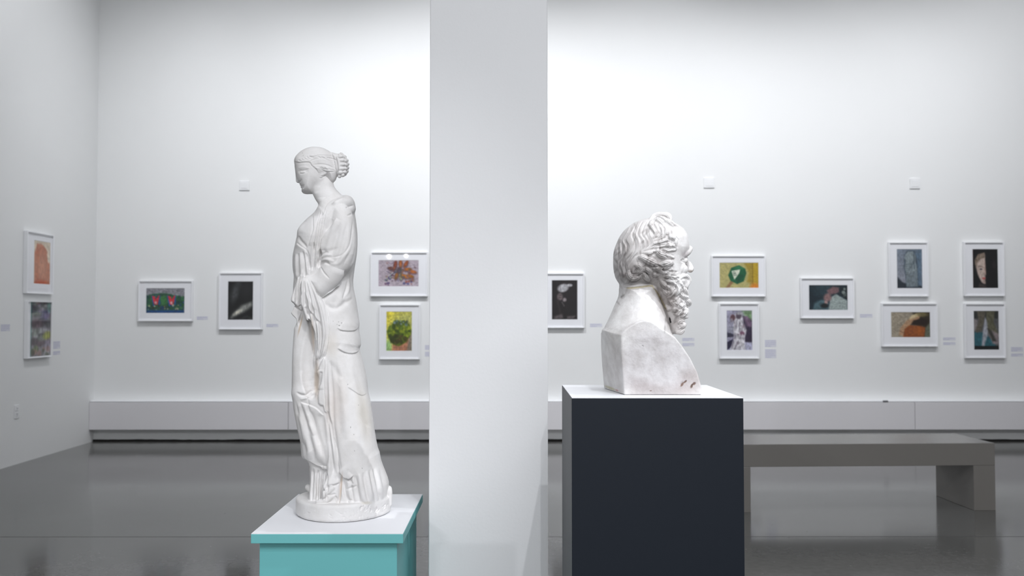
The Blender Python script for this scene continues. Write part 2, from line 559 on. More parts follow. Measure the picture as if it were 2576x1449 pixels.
def art_garden():
    p = Pic(104, 68, (135, 135, 142))
    p.noise(30, 0.12, 1)
    p.poly([(0, 0.3), (0.2, 0.22), (0.45, 0.2), (0.6, 0.22), (0.85, 0.33), (1, 0.36), (1, 1), (0, 1)], (38, 84, 60), 0.05)
    p.blobs(60, [(30, 90, 50), (24, 60, 120), (60, 120, 70), (20, 60, 60)], 0.02, 0.06, (0, 0.28, 1, 0.8), 5, 0.7)
    for x in (0.25, 0.66):
        p.line([(x - 0.1, 0.32), (x - 0.06, 0.6), (x - 0.05, 0.7)], 0.05, (20, 80, 170), 0.03, 0.9)
        p.line([(x + 0.1, 0.3), (x + 0.09, 0.65)], 0.05, (20, 80, 160), 0.03, 0.9)
        p.poly([(x - 0.1, 0.3), (x - 0.02, 0.34), (x, 0.45), (x + 0.07, 0.3), (x + 0.1, 0.28), (x + 0.05, 0.66), (x - 0.04, 0.66)], (205, 50, 62), 0.03)
        p.ell(x, 0.58, 0.03, 0.06, (210, 190, 190), 0, 0.6, 0.8)
    p.ell(0.46, 0.5, 0.09, 0.2, (60, 120, 60), 0, 0.5, 0.8)
    p.blobs(26, [(190, 190, 160), (150, 160, 120), (60, 40, 40), (30, 60, 40)], 0.012, 0.03, (0.05, 0.68, 0.85, 0.88), 9, 0.9)
    p.poly([(0, 0.88), (1, 0.88), (1, 1), (0, 1)], (16, 70, 130), 0.08)
    p.noise(40, 0.22, 3)
    return p


def art_dark_arm():
    p = Pic(64, 98, (6, 8, 9))
    p.ell(0.28, 0.3, 0.15, 0.26, (66, 68, 70), 15, 1.0, 0.9)
    p.ell(0.42, 0.1, 0.12, 0.09, (48, 50, 52), 0, 1.0, 0.9)
    p.ell(0.75, 0.22, 0.25, 0.2, (34, 34, 36), 0, 1.2, 0.8)
    p.poly([(0.08, 0.95), (0.25, 0.78), (0.55, 0.62), (0.95, 0.52), (0.98, 0.63), (0.7, 0.78), (0.4, 0.88), (0.15, 0.96)], (128, 130, 126), 0.09)
    p.ell(0.4, 0.8, 0.2, 0.04, (196, 194, 180), -30, 0.9, 0.9)
    p.line([(0.5, 0.98), (0.75, 0.9), (0.95, 0.97)], 0.03, (75, 75, 75), 0.05, 0.7)
    p.noise(20, 0.2, 3)
    return p


def art_flower():
    p = Pic(108, 72, (176, 164, 174))
    p.noise(6, 0.05, 2)
    pet = [(0.42, 0.18, 100, (150, 72, 48)), (0.55, 0.15, 90, (196, 112, 50)), (0.68, 0.16, -62, (176, 92, 44)), (0.33, 0.33, 12, (120, 74, 60)),
           (0.72, 0.36, -5, (190, 112, 44)), (0.85, 0.45, 12, (196, 110, 50)), (0.45, 0.6, 105, (168, 110, 50)), (0.56, 0.62, 85, (176, 190, 150)),
           (0.78, 0.62, 10, (190, 120, 40)), (0.66, 0.62, 30, (210, 130, 50))]
    for x, y, r, c_ in pet:
        p.ell(x, y + 0.02, 0.115, 0.085, (96, 78, 92), r, 0.4, 0.85)
        p.ell(x, y - 0.01, 0.10, 0.062, tuple(v * 0.82 for v in c_), r, 0.5, 0.95)
        p.ell(x, y - 0.02, 0.05, 0.02, c_, r, 0.8, 0.8)
    for i in range(12):
        a = 200 + i * 17
        x = 0.30 + 0.13 * math.cos(math.radians(a)); y = 0.62 - 0.2 * math.sin(math.radians(a + 90)) * 0.9
        p.ell(x, y, 0.04, 0.022, ((70, 66, 110) if i % 2 else (130, 150, 130)), a, 0.5, 0.9)
        p.line([(0.33, 0.55), (x, y)], 0.01, (70, 60, 80), 0.02, 0.7)
    p.line([(0.25, 0.08), (0.32, 0.16), (0.4, 0.05)], 0.015, (90, 70, 90), 0.02)
    p.line([(0.2, 0.42), (0.3, 0.5)], 0.02, (70, 60, 90), 0.02)
    p.ell(0.52, 0.4, 0.08, 0.12, (74, 60, 66), 0, 0.7, 0.85)
    p.blobs(30, [(96, 80, 130), (150, 90, 60), (70, 90, 70), (120, 60, 60)], 0.012, 0.028, (0.3, 0.3, 0.8, 0.7), 4, 0.6)
    p.blobs(12, [(150, 80, 70), (80, 80, 130)], 0.015, 0.035, (0.6, 0.7, 0.85, 0.95), 6, 0.8)
    p.blobs(8, [(80, 74, 120), (110, 80, 110)], 0.015, 0.03, (0.16, 0.72, 0.3, 0.95), 7, 0.8)
    p.blobs(46, [(84, 60, 72), (140, 104, 96), (110, 84, 60), (96, 90, 120)], 0.014, 0.034, (0.2, 0.1, 0.92, 0.8), 14, 0.45)
    p.noise(30, 0.12, 3)
    return p


def art_green_head():
    p = Pic(66, 100, (214, 202, 62))
    p.grad((222, 206, 66), (176, 186, 120), 70)
    p.ell(0.75, 0.2, 0.4, 0.2, (176, 180, 110), 0, 1.2, 0.7)
    p.line([(0.1, 0.12), (0.5, 0.08), (0.75, 0.16)], 0.012, (120, 120, 70), 0.03, 0.4)
    p.ell(0.08, 0.88, 0.12, 0.16, (150, 190, 120), 0, 0.8, 0.9)
    p.poly([(0.22, 1.02), (0.25, 0.78), (0.9, 0.6), (0.88, 0.85), (0.9, 1.02)], (176, 120, 92), 0.04)
    p.poly([(0.9, 0.62), (1.0, 0.5), (1, 1), (0.8, 1)], (130, 118, 104), 0.05)
    p.poly([(0.02, 0.52), (0.1, 0.38), (0.2, 0.34), (0.32, 0.22), (0.5, 0.23), (0.7, 0.22), (0.92, 0.33), (0.99, 0.5), (0.9, 0.65), (0.78, 0.78), (0.5, 0.88), (0.28, 0.84), (0.1, 0.7)], (84, 104, 22), 0.04)
    p.blobs(34, [(120, 140, 30), (50, 66, 14), (150, 160, 40), (96, 120, 30)], 0.05, 0.1, (0.1, 0.36, 0.9, 0.62), 5, 0.75, 0.8)
    p.blobs(24, [(60, 62, 24), (80, 70, 30), (44, 50, 16)], 0.05, 0.1, (0.2, 0.62, 0.8, 0.8), 6, 0.7, 0.8)
    p.blobs(14, [(130, 150, 150), (96, 120, 120), (50, 66, 60)], 0.03, 0.06, (0.3, 0.24, 0.85, 0.34), 8, 0.7)
    p.noise(24, 0.2, 3)
    return p


def art_bald_figure():
    p = Pic(66, 100, (20, 14, 17))
    p.noise(7, 0.25, 3)
    p.ell(0.44, 0.2, 0.22, 0.1, (176, 176, 180), -18, 0.4, 1)
    p.ell(0.7, 0.13, 0.1, 0.035, (180, 180, 184), 0, 0.6, 1)
    p.line([(0.25, 0.2), (0.33, 0.14), (0.35, 0.26)], 0.02, (90, 88, 92), 0.03, 0.7)
    p.ell(0.32, 0.42, 0.11, 0.09, (120, 108, 110), 0, 0.6, 0.9)
    p.ell(0.32, 0.38, 0.06, 0.012, (60, 48, 50), 0, 0.6, 0.9)
    p.ell(0.32, 0.45, 0.06, 0.012, (56, 44, 46), 0, 0.6, 0.9)
    p.ell(0.5, 0.5, 0.07, 0.05, (150, 142, 144), 20, 0.7, 0.9)
    p.line([(0.4, 0.56), (0.48, 0.65)], 0.02, (130, 122, 124), 0.03, 0.8)
    p.line([(0.22, 0.5), (0.3, 0.75), (0.38, 0.95)], 0.03, (62, 52, 55), 0.06, 0.8)
    p.poly([(0.08, 0.92), (0.4, 0.86), (0.45, 0.96), (0.1, 0.99)], (100, 92, 94), 0.05, 0.8)
    p.poly([(0.6, 0.92), (0.92, 0.9), (0.85, 0.96), (0.6, 0.98)], (110, 102, 104), 0.05, 0.8)
    for y in (0.65, 0.7, 0.75):
        p.line([(0.55, y), (0.98, y + 0.01)], 0.006, (52, 44, 48), 0.012, 0.7)
    p.noise(26, 0.18, 5)
    return p


def art_gem():
    p = Pic(110, 72, (176, 168, 110))
    p.noise(12, 0.04, 1, 1)
    p.poly([(0.62, 0), (1, 0), (1, 1), (0.7, 0.75), (0.75, 0.4)], (160, 138, 52), 0.1)
    p.poly([(0.84, 0), (1, 0), (1, 1), (0.84, 1)], (178, 150, 40), 0.04)
    p.line([(0.85, 0), (0.85, 0.85)], 0.02, (96, 74, 24), 0.03)
    p.ell(0.9, 0.98, 0.12, 0.16, (214, 130, 40), 0, 0.8, 0.95)
    p.poly([(0.15, 1.0), (0.3, 0.7), (0.36, 0.76), (0.24, 1.0)], (146, 112, 76), 0.03)
    p.poly([(0.5, 0.1), (0.66, 0.24), (0.69, 0.42), (0.62, 0.74), (0.45, 0.85), (0.28, 0.72), (0.22, 0.5), (0.3, 0.2)], (24, 92, 58), 0.025)
    p.poly([(0.5, 0.1), (0.66, 0.24), (0.5, 0.28), (0.34, 0.24)], (50, 118, 78), 0.03, 0.8)
    p.poly([(0.52, 0.46), (0.66, 0.5), (0.45, 0.84), (0.4, 0.66)], (18, 74, 50), 0.03, 0.8)
    p.poly([(0.31, 0.33), (0.53, 0.27), (0.5, 0.42), (0.38, 0.67)], (214, 218, 200), 0.025)
    for seg in ([(0.35, 0.36), (0.375, 0.52)], [(0.35, 0.36), (0.40, 0.37), (0.405, 0.42), (0.365, 0.44)], [(0.365, 0.44), (0.425, 0.45), (0.43, 0.5), (0.375, 0.52)]):
        p.line(seg, 0.018, (20, 70, 50), 0.012)
    p.line([(0.28, 0.72), (0.4, 0.66), (0.45, 0.85)], 0.01, (70, 140, 100), 0.02, 0.7)
    p.noise(36, 0.10, 3)
    return p


def art_draped_group():
    p = Pic(66, 102, (150, 148, 168))
    p.poly([(0, 0.35), (0.3, 0.4), (0.3, 0.6), (0, 0.58)], (150, 150, 166), 0.1)
    p.poly([(0, 0.55), (0.3, 0.6), (0.3, 0.66), (0, 0.68)], (52, 50, 70), 0.03)
    p.poly([(0, 0.8), (0.28, 0.7), (0.2, 0.9), (0.05, 1.0), (0, 1)], (38, 34, 60), 0.03)
    p.poly([(0.62, 0.14), (1, 0.2), (1, 0.8), (0.7, 0.8)], (50, 40, 62), 0.04)
    p.poly([(0.6, 0), (1, 0), (1, 0.25), (0.7, 0.14)], (120, 150, 110), 0.08)
    p.poly([(0.62, 0.16), (0.8, 0.14), (0.98, 0.3), (0.98, 0.42), (0.8, 0.4)], (118, 96, 120), 0.05)
    p.poly([(0.0, 1), (0.62, 0.8), (1, 0.82), (1, 1)], (176, 176, 200), 0.04)
    p.poly([(0.35, 0.08), (0.6, 0.05), (0.65, 0.3), (0.78, 0.5), (0.7, 0.7), (0.72, 1.0), (0.12, 1.0), (0.28, 0.7), (0.26, 0.35)], (196, 194, 200), 0.04)
    p.ell(0.24, 0.18, 0.1, 0.08, (96, 66, 72), 0, 0.4, 0.95)
    p.ell(0.2, 0.25, 0.05, 0.05, (150, 140, 150), 0, 0.5, 0.9)
    p.ell(0.47, 0.14, 0.11, 0.08, (78, 66, 78), 0, 0.4, 0.95)
    p.ell(0.5, 0.07, 0.12, 0.04, (160, 158, 164), 0, 0.6, 0.9)
    p.ell(0.6, 0.57, 0.1, 0.05, (110, 70, 92), 20, 0.6, 0.9)
    for a, b_ in (((0.4, 0.25), (0.32, 0.7)), ((0.5, 0.3), (0.5, 0.55)), ((0.58, 0.62), (0.3, 0.98)), ((0.66, 0.7), (0.5, 0.98)), ((0.34, 0.62), (0.2, 0.95)), ((0.62, 0.3), (0.72, 0.48))):
        p.line([a, b_], 0.02, (104, 98, 112), 0.03, 0.75)
    p.blobs(26, [(230, 228, 232), (140, 130, 142), (120, 100, 110)], 0.02, 0.05, (0.25, 0.25, 0.7, 0.95), 3, 0.5, 2.0)
    p.noise(26, 0.2, 3)
    return p


def art_hand_book():
    p = Pic(108, 70, (16, 34, 44))
    p.ell(0.4, 0.15, 0.25, 0.3, (40, 62, 72), 0, 1.2, 0.8)
    p.poly([(0.1, 0.95), (0.14, 0.72), (0.3, 0.58), (0.5, 0.62), (0.52, 1.0), (0.1, 1.0)], (70, 96, 104), 0.08)
    p.poly([(0.56, 0.5), (0.7, 0.36), (0.99, 0.62), (0.99, 1.0), (0.5, 1.0)], (150, 162, 160), 0.05)
    p.poly([(0.46, 0.22), (0.62, 0.06), (0.78, 0.1), (0.78, 0.28), (0.66, 0.36), (0.52, 0.38)], (116, 88, 92), 0.07)
    p.ell(0.48, 0.5, 0.1, 0.17, (140, 108, 108), 20, 0.6, 0.95)
    p.ell(0.44, 0.7, 0.04, 0.08, (170, 136, 130), -20, 0.6, 0.9)
    p.ell(0.4, 0.83, 0.1, 0.1, (12, 18, 22), 0, 0.6, 0.95)
    p.poly([(0.82, 0.1), (1, 0.1), (1, 0.6), (0.86, 0.45)], (18, 28, 34), 0.05)
    p.blobs(10, [(130, 140, 136), (70, 80, 80)], 0.02, 0.045, (0.86, 0.15, 1, 0.5), 3, 0.8)
    p.noise(36, 0.2, 3)
    return p


def art_headless_torso():
    p = Pic(66, 102, (118, 128, 142))
    p.grad((110, 122, 136), (142, 144, 154), 100)
    p.poly([(0.7, 0.1), (1, 0), (1, 1), (0.72, 1)], (84, 106, 126), 0.2)
    p.poly([(0, 0.7), (0.2, 0.84), (0.45, 0.9), (1, 0.95), (1, 1), (0, 1)], (36, 44, 54), 0.04)
    p.poly([(0.32, 0.12), (0.45, 0.04), (0.7, 0.04), (0.78, 0.18), (0.82, 0.5), (0.84, 0.97), (0.36, 0.97), (0.33, 0.6), (0.27, 0.48)], (66, 78, 90), 0.05)
    p.poly([(0.34, 0.14), (0.45, 0.06), (0.66, 0.06), (0.74, 0.18), (0.74, 0.35), (0.8, 0.5), (0.8, 0.95), (0.38, 0.96), (0.36, 0.6), (0.3, 0.48), (0.36, 0.3), (0.3, 0.22)], (128, 140, 144), 0.03)
    for k in range(6):
        p.line([(0.66, 0.3 + 0.02 * k), (0.5, 0.38 + 0.05 * k), (0.34, 0.4 + 0.05 * k)], 0.012, (68, 80, 88), 0.02, 0.7)
    for k in range(7):
        p.line([(0.42 + 0.055 * k, 0.66 - 0.02 * k), (0.42 + 0.055 * k, 0.95)], 0.014, (72, 80, 92), 0.02, 0.7)
    p.line([(0.67, 0.05), (0.69, 0.5)], 0.02, (60, 72, 84), 0.02, 0.8)
    p.line([(0.66, 0.4), (0.44, 0.66)], 0.02, (150, 158, 164), 0.02, 0.7)
    p.noise(26, 0.14, 3)
    return p


def art_red_dome():
    p = Pic(106, 68, (156, 146, 130))
    p.grad((160, 150, 132), (140, 132, 118), 20)
    p.poly([(0.55, 0), (1, 0), (1, 1), (0.8, 1)], (42, 34, 22), 0.1)
    p.poly([(0.3, 1.0), (0.33, 0.66), (0.45, 0.5), (0.7, 0.55), (0.88, 0.6), (0.85, 1.0)], (138, 74, 32), 0.05)
    p.poly([(0.2, 0.9), (0.24, 0.62), (0.4, 0.34), (0.6, 0.12), (0.78, 0.06), (0.72, 0.26), (0.5, 0.48), (0.34, 0.66), (0.3, 0.94)], (176, 140, 108), 0.06)
    p.ell(0.6, 0.16, 0.14, 0.07, (206, 190, 150), -25, 0.8, 0.9)
    p.ell(0.8, 0.1, 0.14, 0.09, (120, 110, 70), 0, 0.9, 0.8)
    p.poly([(0.5, 0.5), (0.58, 0.32), (0.8, 0.26), (0.95, 0.34), (0.9, 0.5), (0.7, 0.54)], (34, 20, 12), 0.07)
    p.ell(0.72, 0.72, 0.12, 0.16, (168, 90, 30), 0, 1.0, 0.7)
    p.poly([(0.88, 0.62), (1, 0.4), (1, 1), (0.86, 1)], (96, 100, 84), 0.05)
    p.line([(0.22, 0.75), (0.3, 0.8)], 0.02, (90, 56, 40), 0.03)
    p.noise(30, 0.14, 3)
    return p


def art_face_half():
    p = Pic(66, 102, (8, 8, 11))
    p.poly([(0.12, 0.34), (0.22, 0.16), (0.46, 0.1), (0.5, 0.15), (0.5, 0.9), (0.34, 0.84), (0.2, 0.66), (0.14, 0.48)], (190, 172, 162), 0.04)
    p.poly([(0.1, 0.4), (0.08, 0.28), (0.22, 0.13), (0.48, 0.09), (0.5, 0.22), (0.3, 0.26), (0.18, 0.36), (0.15, 0.5)], (128, 112, 98), 0.03)
    p.blobs(12, [(90, 76, 66), (150, 136, 120)], 0.025, 0.04, (0.12, 0.14, 0.46, 0.28), 4, 0.7)
    p.line([(0.2, 0.46), (0.32, 0.44), (0.44, 0.47)], 0.014, (90, 70, 64), 0.03, 0.8)
    p.ell(0.33, 0.515, 0.06, 0.02, (60, 60, 70), 0, 0.5, 0.9)
    p.poly([(0.47, 0.3), (0.5, 0.3), (0.54, 0.66), (0.46, 0.66)], (176, 150, 140), 0.03, 0.9)
    p.ell(0.44, 0.75, 0.07, 0.03, (176, 84, 84), 0, 0.6, 0.95)
    p.ell(0.44, 0.84, 0.08, 0.04, (176, 156, 146), 0, 0.7, 0.8)
    p.poly([(0.52, 0.05), (1, 0.1), (1, 1), (0.55, 1), (0.5, 0.8), (0.54, 0.66)], (10, 9, 12), 0.05, 0.95)
    p.ell(0.85, 0.4, 0.08, 0.12, (44, 36, 38), 0, 0.9, 0.7)
    p.poly([(0.2, 1), (0.26, 0.86), (0.5, 0.92), (0.55, 1)], (70, 60, 58), 0.05, 0.8)
    p.line([(0.0, 0), (0.0, 1)], 0.02, (190, 40, 70), 0.02, 0.6)
    p.line([(1, 0), (1, 1)], 0.02, (20, 130, 90), 0.02, 0.6)
    p.noise(26, 0.14, 3)
    return p


def art_feet():
    p = Pic(66, 102, (44, 46, 44))
    p.poly([(0, 0.2), (1, 0.2), (1, 0.9), (0, 0.9)], (86, 86, 88), 0.05)
    p.poly([(0.02, 0.55), (0.4, 0.55), (0.8, 0.8), (0.9, 0.92), (0.0, 0.92)], (42, 92, 104), 0.04)
    p.poly([(0.14, 0), (0.48, 0), (0.4, 0.3), (0.3, 0.5), (0.12, 0.56), (0.05, 0.5), (0.2, 0.28)], (92, 86, 74), 0.04)
    p.poly([(0.5, 0), (0.85, 0), (0.8, 0.3), (0.98, 0.6), (0.95, 0.78), (0.78, 0.76), (0.5, 0.45)], (90, 88, 70), 0.04)
    p.poly([(0.3, 0.92), (0.36, 0.55), (0.46, 0.16), (0.54, 0.3), (0.56, 0.6), (0.4, 0.92)], (158, 160, 168), 0.04)
    p.poly([(0.0, 0.2), (0.18, 0.25), (0.06, 0.52), (0, 0.5)], (130, 124, 124), 0.04)
    p.poly([(0.72, 0.5), (1, 0.6), (1, 0.85), (0.75, 0.85), (0.62, 0.62)], (138, 126, 128), 0.05)
    p.poly([(0.55, 0.45), (0.72, 0.52), (0.9, 0.78), (0.74, 0.78)], (56, 54, 50), 0.04)
    p.poly([(0, 0.9), (1, 0.9), (1, 1), (0, 1)], (12, 16, 18), 0.02)
    p.noise(26, 0.16, 3)
    return p


def frame_picture(label, rect, art, pic, on='back', depth=0.036, lip=0.013, tilt=0.0, brd=None):
    """rect: outer frame in the photo, art: print in the photo; both carried onto the wall"""
    if on == 'back':
        y = ROOM_Y1 - depth
        a = P(rect[0], rect[1], y); c = P(rect[2], rect[3], y)
        w = c[0] - a[0]; h = a[2] - c[2]
        root = thing('framed_picture', label, 'picture', ((a[0] + c[0]) / 2, ROOM_Y1 - 0.002, c[2]), 0)
        pa = P(art[0], art[1], y + 0.01); pc = P(art[2], art[3], y + 0.01)
        ax_, cx_ = pa[0] - (a[0] + c[0]) / 2, pc[0] - (a[0] + c[0]) / 2
        az, cz = pa[2] - c[2], pc[2] - c[2]
    else:
        x = ROOM_X0 + depth
        a = PX(rect[0], rect[1], x); c = PX(rect[2], rect[3], x)
        w = c[1] - a[1]
        ztop, zbot = a[2], c[2]
        h = ztop - zbot
        root = thing('framed_picture', label, 'picture', (ROOM_X0 + 0.002, (a[1] + c[1]) / 2, zbot), math.radians(90))
        pa = PX(art[0], art[1], x - 0.01); pc = PX(art[2], art[3], x - 0.01)
        ax_, cx_ = pa[1] - (a[1] + c[1]) / 2, pc[1] - (a[1] + c[1]) / 2
        az, cz = pa[2] - zbot, pc[2] - zbot
    if tilt:
        root.rotation_euler = (math.radians(tilt), 0, root.rotation_euler[2])
    # local: x along the wall, -y out of it, z up
    hw_ = w / 2
    bm = bmesh.new()
    prof = [(0, 0), (0, -depth), (lip * 0.25, -depth - 0.001), (lip, -depth + 0.001), (lip, -depth + 0.012), (lip * 0.6, -depth + 0.012), (lip * 0.6, 0)]
    rings = []
    for (u, d) in prof:
        rings.append([bm.verts.new((sx * (hw_ - u), d, zz)) for sx, zz in ((-1, u), (1, u), (1, h - u), (-1, h - u))])
    for i in range(len(prof)):
        r0 = rings[i]; r1 = rings[(i + 1) % len(prof)]
        for k in range(4):
            bm.faces.new((r0[k], r0[(k + 1) % 4], r1[(k + 1) % 4], r1[k]))
    obj('frame', bm, M['frame'], root)
    # mat board with a bevelled window
    ym = -depth + 0.0128
    bm = bmesh.new()
    A = [(-hw_ + lip * 0.7, lip * 0.7), (hw_ - lip * 0.7, lip * 0.7), (hw_ - lip * 0.7, h - lip * 0.7), (-hw_ + lip * 0.7, h - lip * 0.7)]
    B = [(ax_, cz), (cx_, cz), (cx_, az), (ax_, az)]
    g = 0.0015
    B2 = [(ax_ + g, cz + g), (cx_ - g, cz + g), (cx_ - g, az - g), (ax_ + g, az - g)]
    va = [bm.verts.new((p[0], ym, p[1])) for p in A]
    vb = [bm.verts.new((p[0], ym, p[1])) for p in B]
    vc = [bm.verts.new((p[0], ym + 0.002, p[1])) for p in B2]
    vd = [bm.verts.new((p[0], ym + 0.002, p[1])) for p in A]
    for k in range(4):
        j = (k + 1) % 4
        bm.faces.new((va[k], va[j], vb[j], vb[k]))
        bm.faces.new((vb[k], vb[j], vc[j], vc[k]))
        bm.faces.new((va[k], va[j], vd[j], vd[k]))
    obj('mat_board', bm, M['mat'], root)
    boxo('backing', M['back'], -hw_ + lip * 0.7, hw_ - lip * 0.7, ym + 0.004, -0.004, lip * 0.7, h - lip * 0.7, root)
    # print
    nx, nz = pic.w, pic.h
    X = np.linspace(ax_, cx_, nx); Zz = np.linspace(az, cz, nz)
    gx, gz = np.meshgrid(X, Zz)
    co = np.stack([gx.ravel(), np.full(gx.size, ym + 0.0026), gz.ravel()], 1)
    idx = np.arange(nx * nz).reshape(nz, nx)
    fc = np.stack([idx[:-1, :-1].ravel(), idx[1:, :-1].ravel(), idx[1:, 1:].ravel(), idx[:-1, 1:].ravel()], 1)
    me = fast_mesh('print', co, fc)
    col = me.color_attributes.new('paint', 'FLOAT_COLOR', 'POINT')
    v = np.clip(pic.c.reshape(-1, 3), 0, 255) / 255
    v = np.where(v <= 0.04045, v / 12.92, ((v + 0.055) / 1.055) ** 2.4)
    col.data.foreach_set('color', np.concatenate([v, np.ones((len(v), 1))], 1).astype(np.float32).ravel())
    me.materials.append(M['print'])
    o = bpy.data.objects.new('print', me)
    COL.objects.link(o)
    o.parent = root
    bm = bmesh.new()
    bm.faces.new([bm.verts.new((sx * (hw_ - lip * 0.8), ym - 0.003, zz)) for sx, zz in ((-1, lip * 0.8), (1, lip * 0.8), (1, h - lip * 0.8), (-1, h - lip * 0.8))])
    me_ = obj('glass', bm, M['glass'], root)
    me_['label'] = 'clear glazing'
    if me_.data.polygons[0].normal.y > 0:
        me_.data.flip_normals()
    return root


def fast_mesh(name, co, faces, smooth=False):
    me = bpy.data.meshes.new(name)
    me.vertices.add(len(co))
    me.vertices.foreach_set('co', np.asarray(co, np.float32).ravel())
    me.loops.add(faces.size)
    me.loops.foreach_set('vertex_index', faces.astype(np.int32).ravel())
    me.polygons.add(len(faces))
    me.polygons.foreach_set('loop_start', np.arange(0, faces.size, faces.shape[1], dtype=np.int32))
    me.polygons.foreach_set('use_smooth', np.full(len(faces), smooth))
    me.update(calc_edges=True)
    me.validate()
    return me


frame_picture('upright white-framed picture of an orange figure on cream, upper on the left wall', (69.5, 580, 134, 741), (87, 604, 126, 716), art_face_red(), 'left')
frame_picture('upright picture in mottled grey filling its frame, lower on the left wall', (71, 757, 130, 897), (78, 759, 129, 894), art_mottled(), 'left', lip=0.008)
frame_picture('small landscape picture of a colourful garden with two red shapes', (348, 706, 483.5, 808), (367.6, 725, 463.7, 787.7), art_garden())
frame_picture('upright near-black picture with a pale diagonal arm', (551, 686, 659, 829), (573.5, 707.7, 636, 804.8), art_dark_arm())
frame_picture('landscape picture of orange leaves on mauve left of the pillar', (932, 634, 1075.5, 745.5), (952, 654.4, 1053, 720.6), art_flower())
frame_picture('upright picture of a green curly head from behind on yellow', (954, 766, 1056, 904), (971.8, 783.7, 1036, 883), art_green_head())
frame_picture('upright dark brown picture with a pale highlight, partly behind the pillar', (1370, 687, 1470.6, 825), (1388, 704.6, 1453, 804), art_bald_figure())
frame_picture('landscape picture of a green faceted gem marked B on yellow', (1790, 642.8, 1926.6, 746), (1810, 660.6, 1908.7, 724.4), art_gem())
frame_picture('upright picture of pale draped figures below the green gem picture', (1809, 763, 1911, 902.5), (1828, 781, 1893, 881), art_draped_group())
frame_picture('landscape picture of a hand on pale book in dark teal surroundings', (2014, 699, 2150, 801), (2035, 717, 2133, 780), art_hand_book())
frame_picture('upright grey-blue picture of a headless draped torso', (2236, 609, 2337, 746), (2256, 626.6, 2321, 725.4), art_headless_torso())
frame_picture('landscape picture of a rust red and cream dome shape on beige', (2218, 763, 2360, 872), (2241.6, 785, 2340.7, 848.7), art_red_dome())
frame_picture('upright black picture of a half-lit face with red lips', (2425, 608.5, 2528.6, 745), (2446.5, 626.6, 2511.7, 725), art_face_half())
frame_picture('upright picture of two bare feet on blue, lowest at the right edge', (2427, 763.6, 2531.5, 901), (2449.4, 782, 2514, 880), art_feet())


# printed wall labels
def wall_label(label, x0, y0, x1, y1, blocks, on='back'):
    if on == 'back':
        a = P(x0, y0, ROOM_Y1); c = P(x1, y1, ROOM_Y1)
        loc = (a[0], ROOM_Y1, c[2]); w = c[0] - a[0]; rz = 0
    else:
        a = PX(x0, y0, ROOM_X0); c = PX(x1, y1, ROOM_X0)
        loc = (ROOM_X0, a[1], c[2]); w = c[1] - a[1]; rz = math.pi / 2
    h = a[2] - c[2]
    r = thing('wall_label', label, 'wall label', loc, rz, 'wall labels beside the pictures')
    k = 0
    tot = sum(blocks) + (len(blocks) - 1) * 1.2
    lh = h / tot
    z = h
    rs = random.Random(int(x0))
    for n in blocks:
        boxo('film', M['card'], 0, w, -0.0006, 0, z - n * lh, z, r)
        bm = bmesh.new()
        for i in range(n):
            zc = z - (i + 0.5) * lh
            x = 0.004
            end = w * (0.55 if i == n - 1 else rs.uniform(0.85, 0.97))
            while x < end:
                ww = rs.uniform(0.006, 0.02)
                box(bm, x, min(x + ww, end), -0.0010, -0.0007, zc - lh * 0.16, zc + lh * 0.16)
                x += ww + 0.004
        obj('text_lines', bm, M['vinyl'], r)
        z -= (n + 1.2) * lh


wall_label('tiny lavender label right of the colourful garden picture', 495, 796, 523, 805, (2,))
wall_label('tiny lavender label right of the near-black arm picture', 670, 815, 700, 823, (2,))
wall_label('lavender label partly hidden by the pillar, right of the green head picture', 1069, 868, 1093, 897, (3, 3))
wall_label('tiny lavender label between the dark brown picture and the bust', 1484, 814, 1515, 823, (2,))
wall_label('lavender label just right of the bust near its beard tip', 1716, 850, 1747, 871, (2, 2))
wall_label('tallest lavender label, right of the draped figures picture', 1924, 855, 1953, 901, (4, 5))
wall_label('tiny lavender label right of the hand and book picture', 2163, 790, 2195, 799, (2,))
wall_label('lavender label right of the rust red dome picture', 2372, 849, 2404, 868, (2, 2))
wall_label('lavender label at the right edge, right of the bare feet picture', 2543, 873, 2574, 897, (3, 2))
wall_label('pale label on the left wall right of the mottled grey picture', 134, 859, 151, 892, (4, 2), 'left')
wall_label('pale label at the far left edge of the left wall', 2, 816, 25, 833, (4,), 'left')


# ------------------------------------------------------------------ sculpting tools
def catmull(pts, n=6, closed=True):
    p = np.array(pts, float)
    N = len(p)
    out = []
    rng = range(N) if closed else range(N - 1)
    for i in rng:
        if closed:
            a, b_, c_, d_ = p[i - 1], p[i], p[(i + 1) % N], p[(i + 2) % N]
        else:
            a, b_, c_, d_ = p[max(i - 1, 0)], p[i], p[i + 1], p[min(i + 2, N - 1)]
        for k in range(n):
            t = k / n
            out.append(0.5 * (2 * b_ + (c_ - a) * t + (2 * a - 5 * b_ + 4 * c_ - d_) * t * t + (3 * b_ - a - 3 * c_ + d_) * t ** 3))
    if not closed:
        out.append(p[-1])
    return np.array(out)


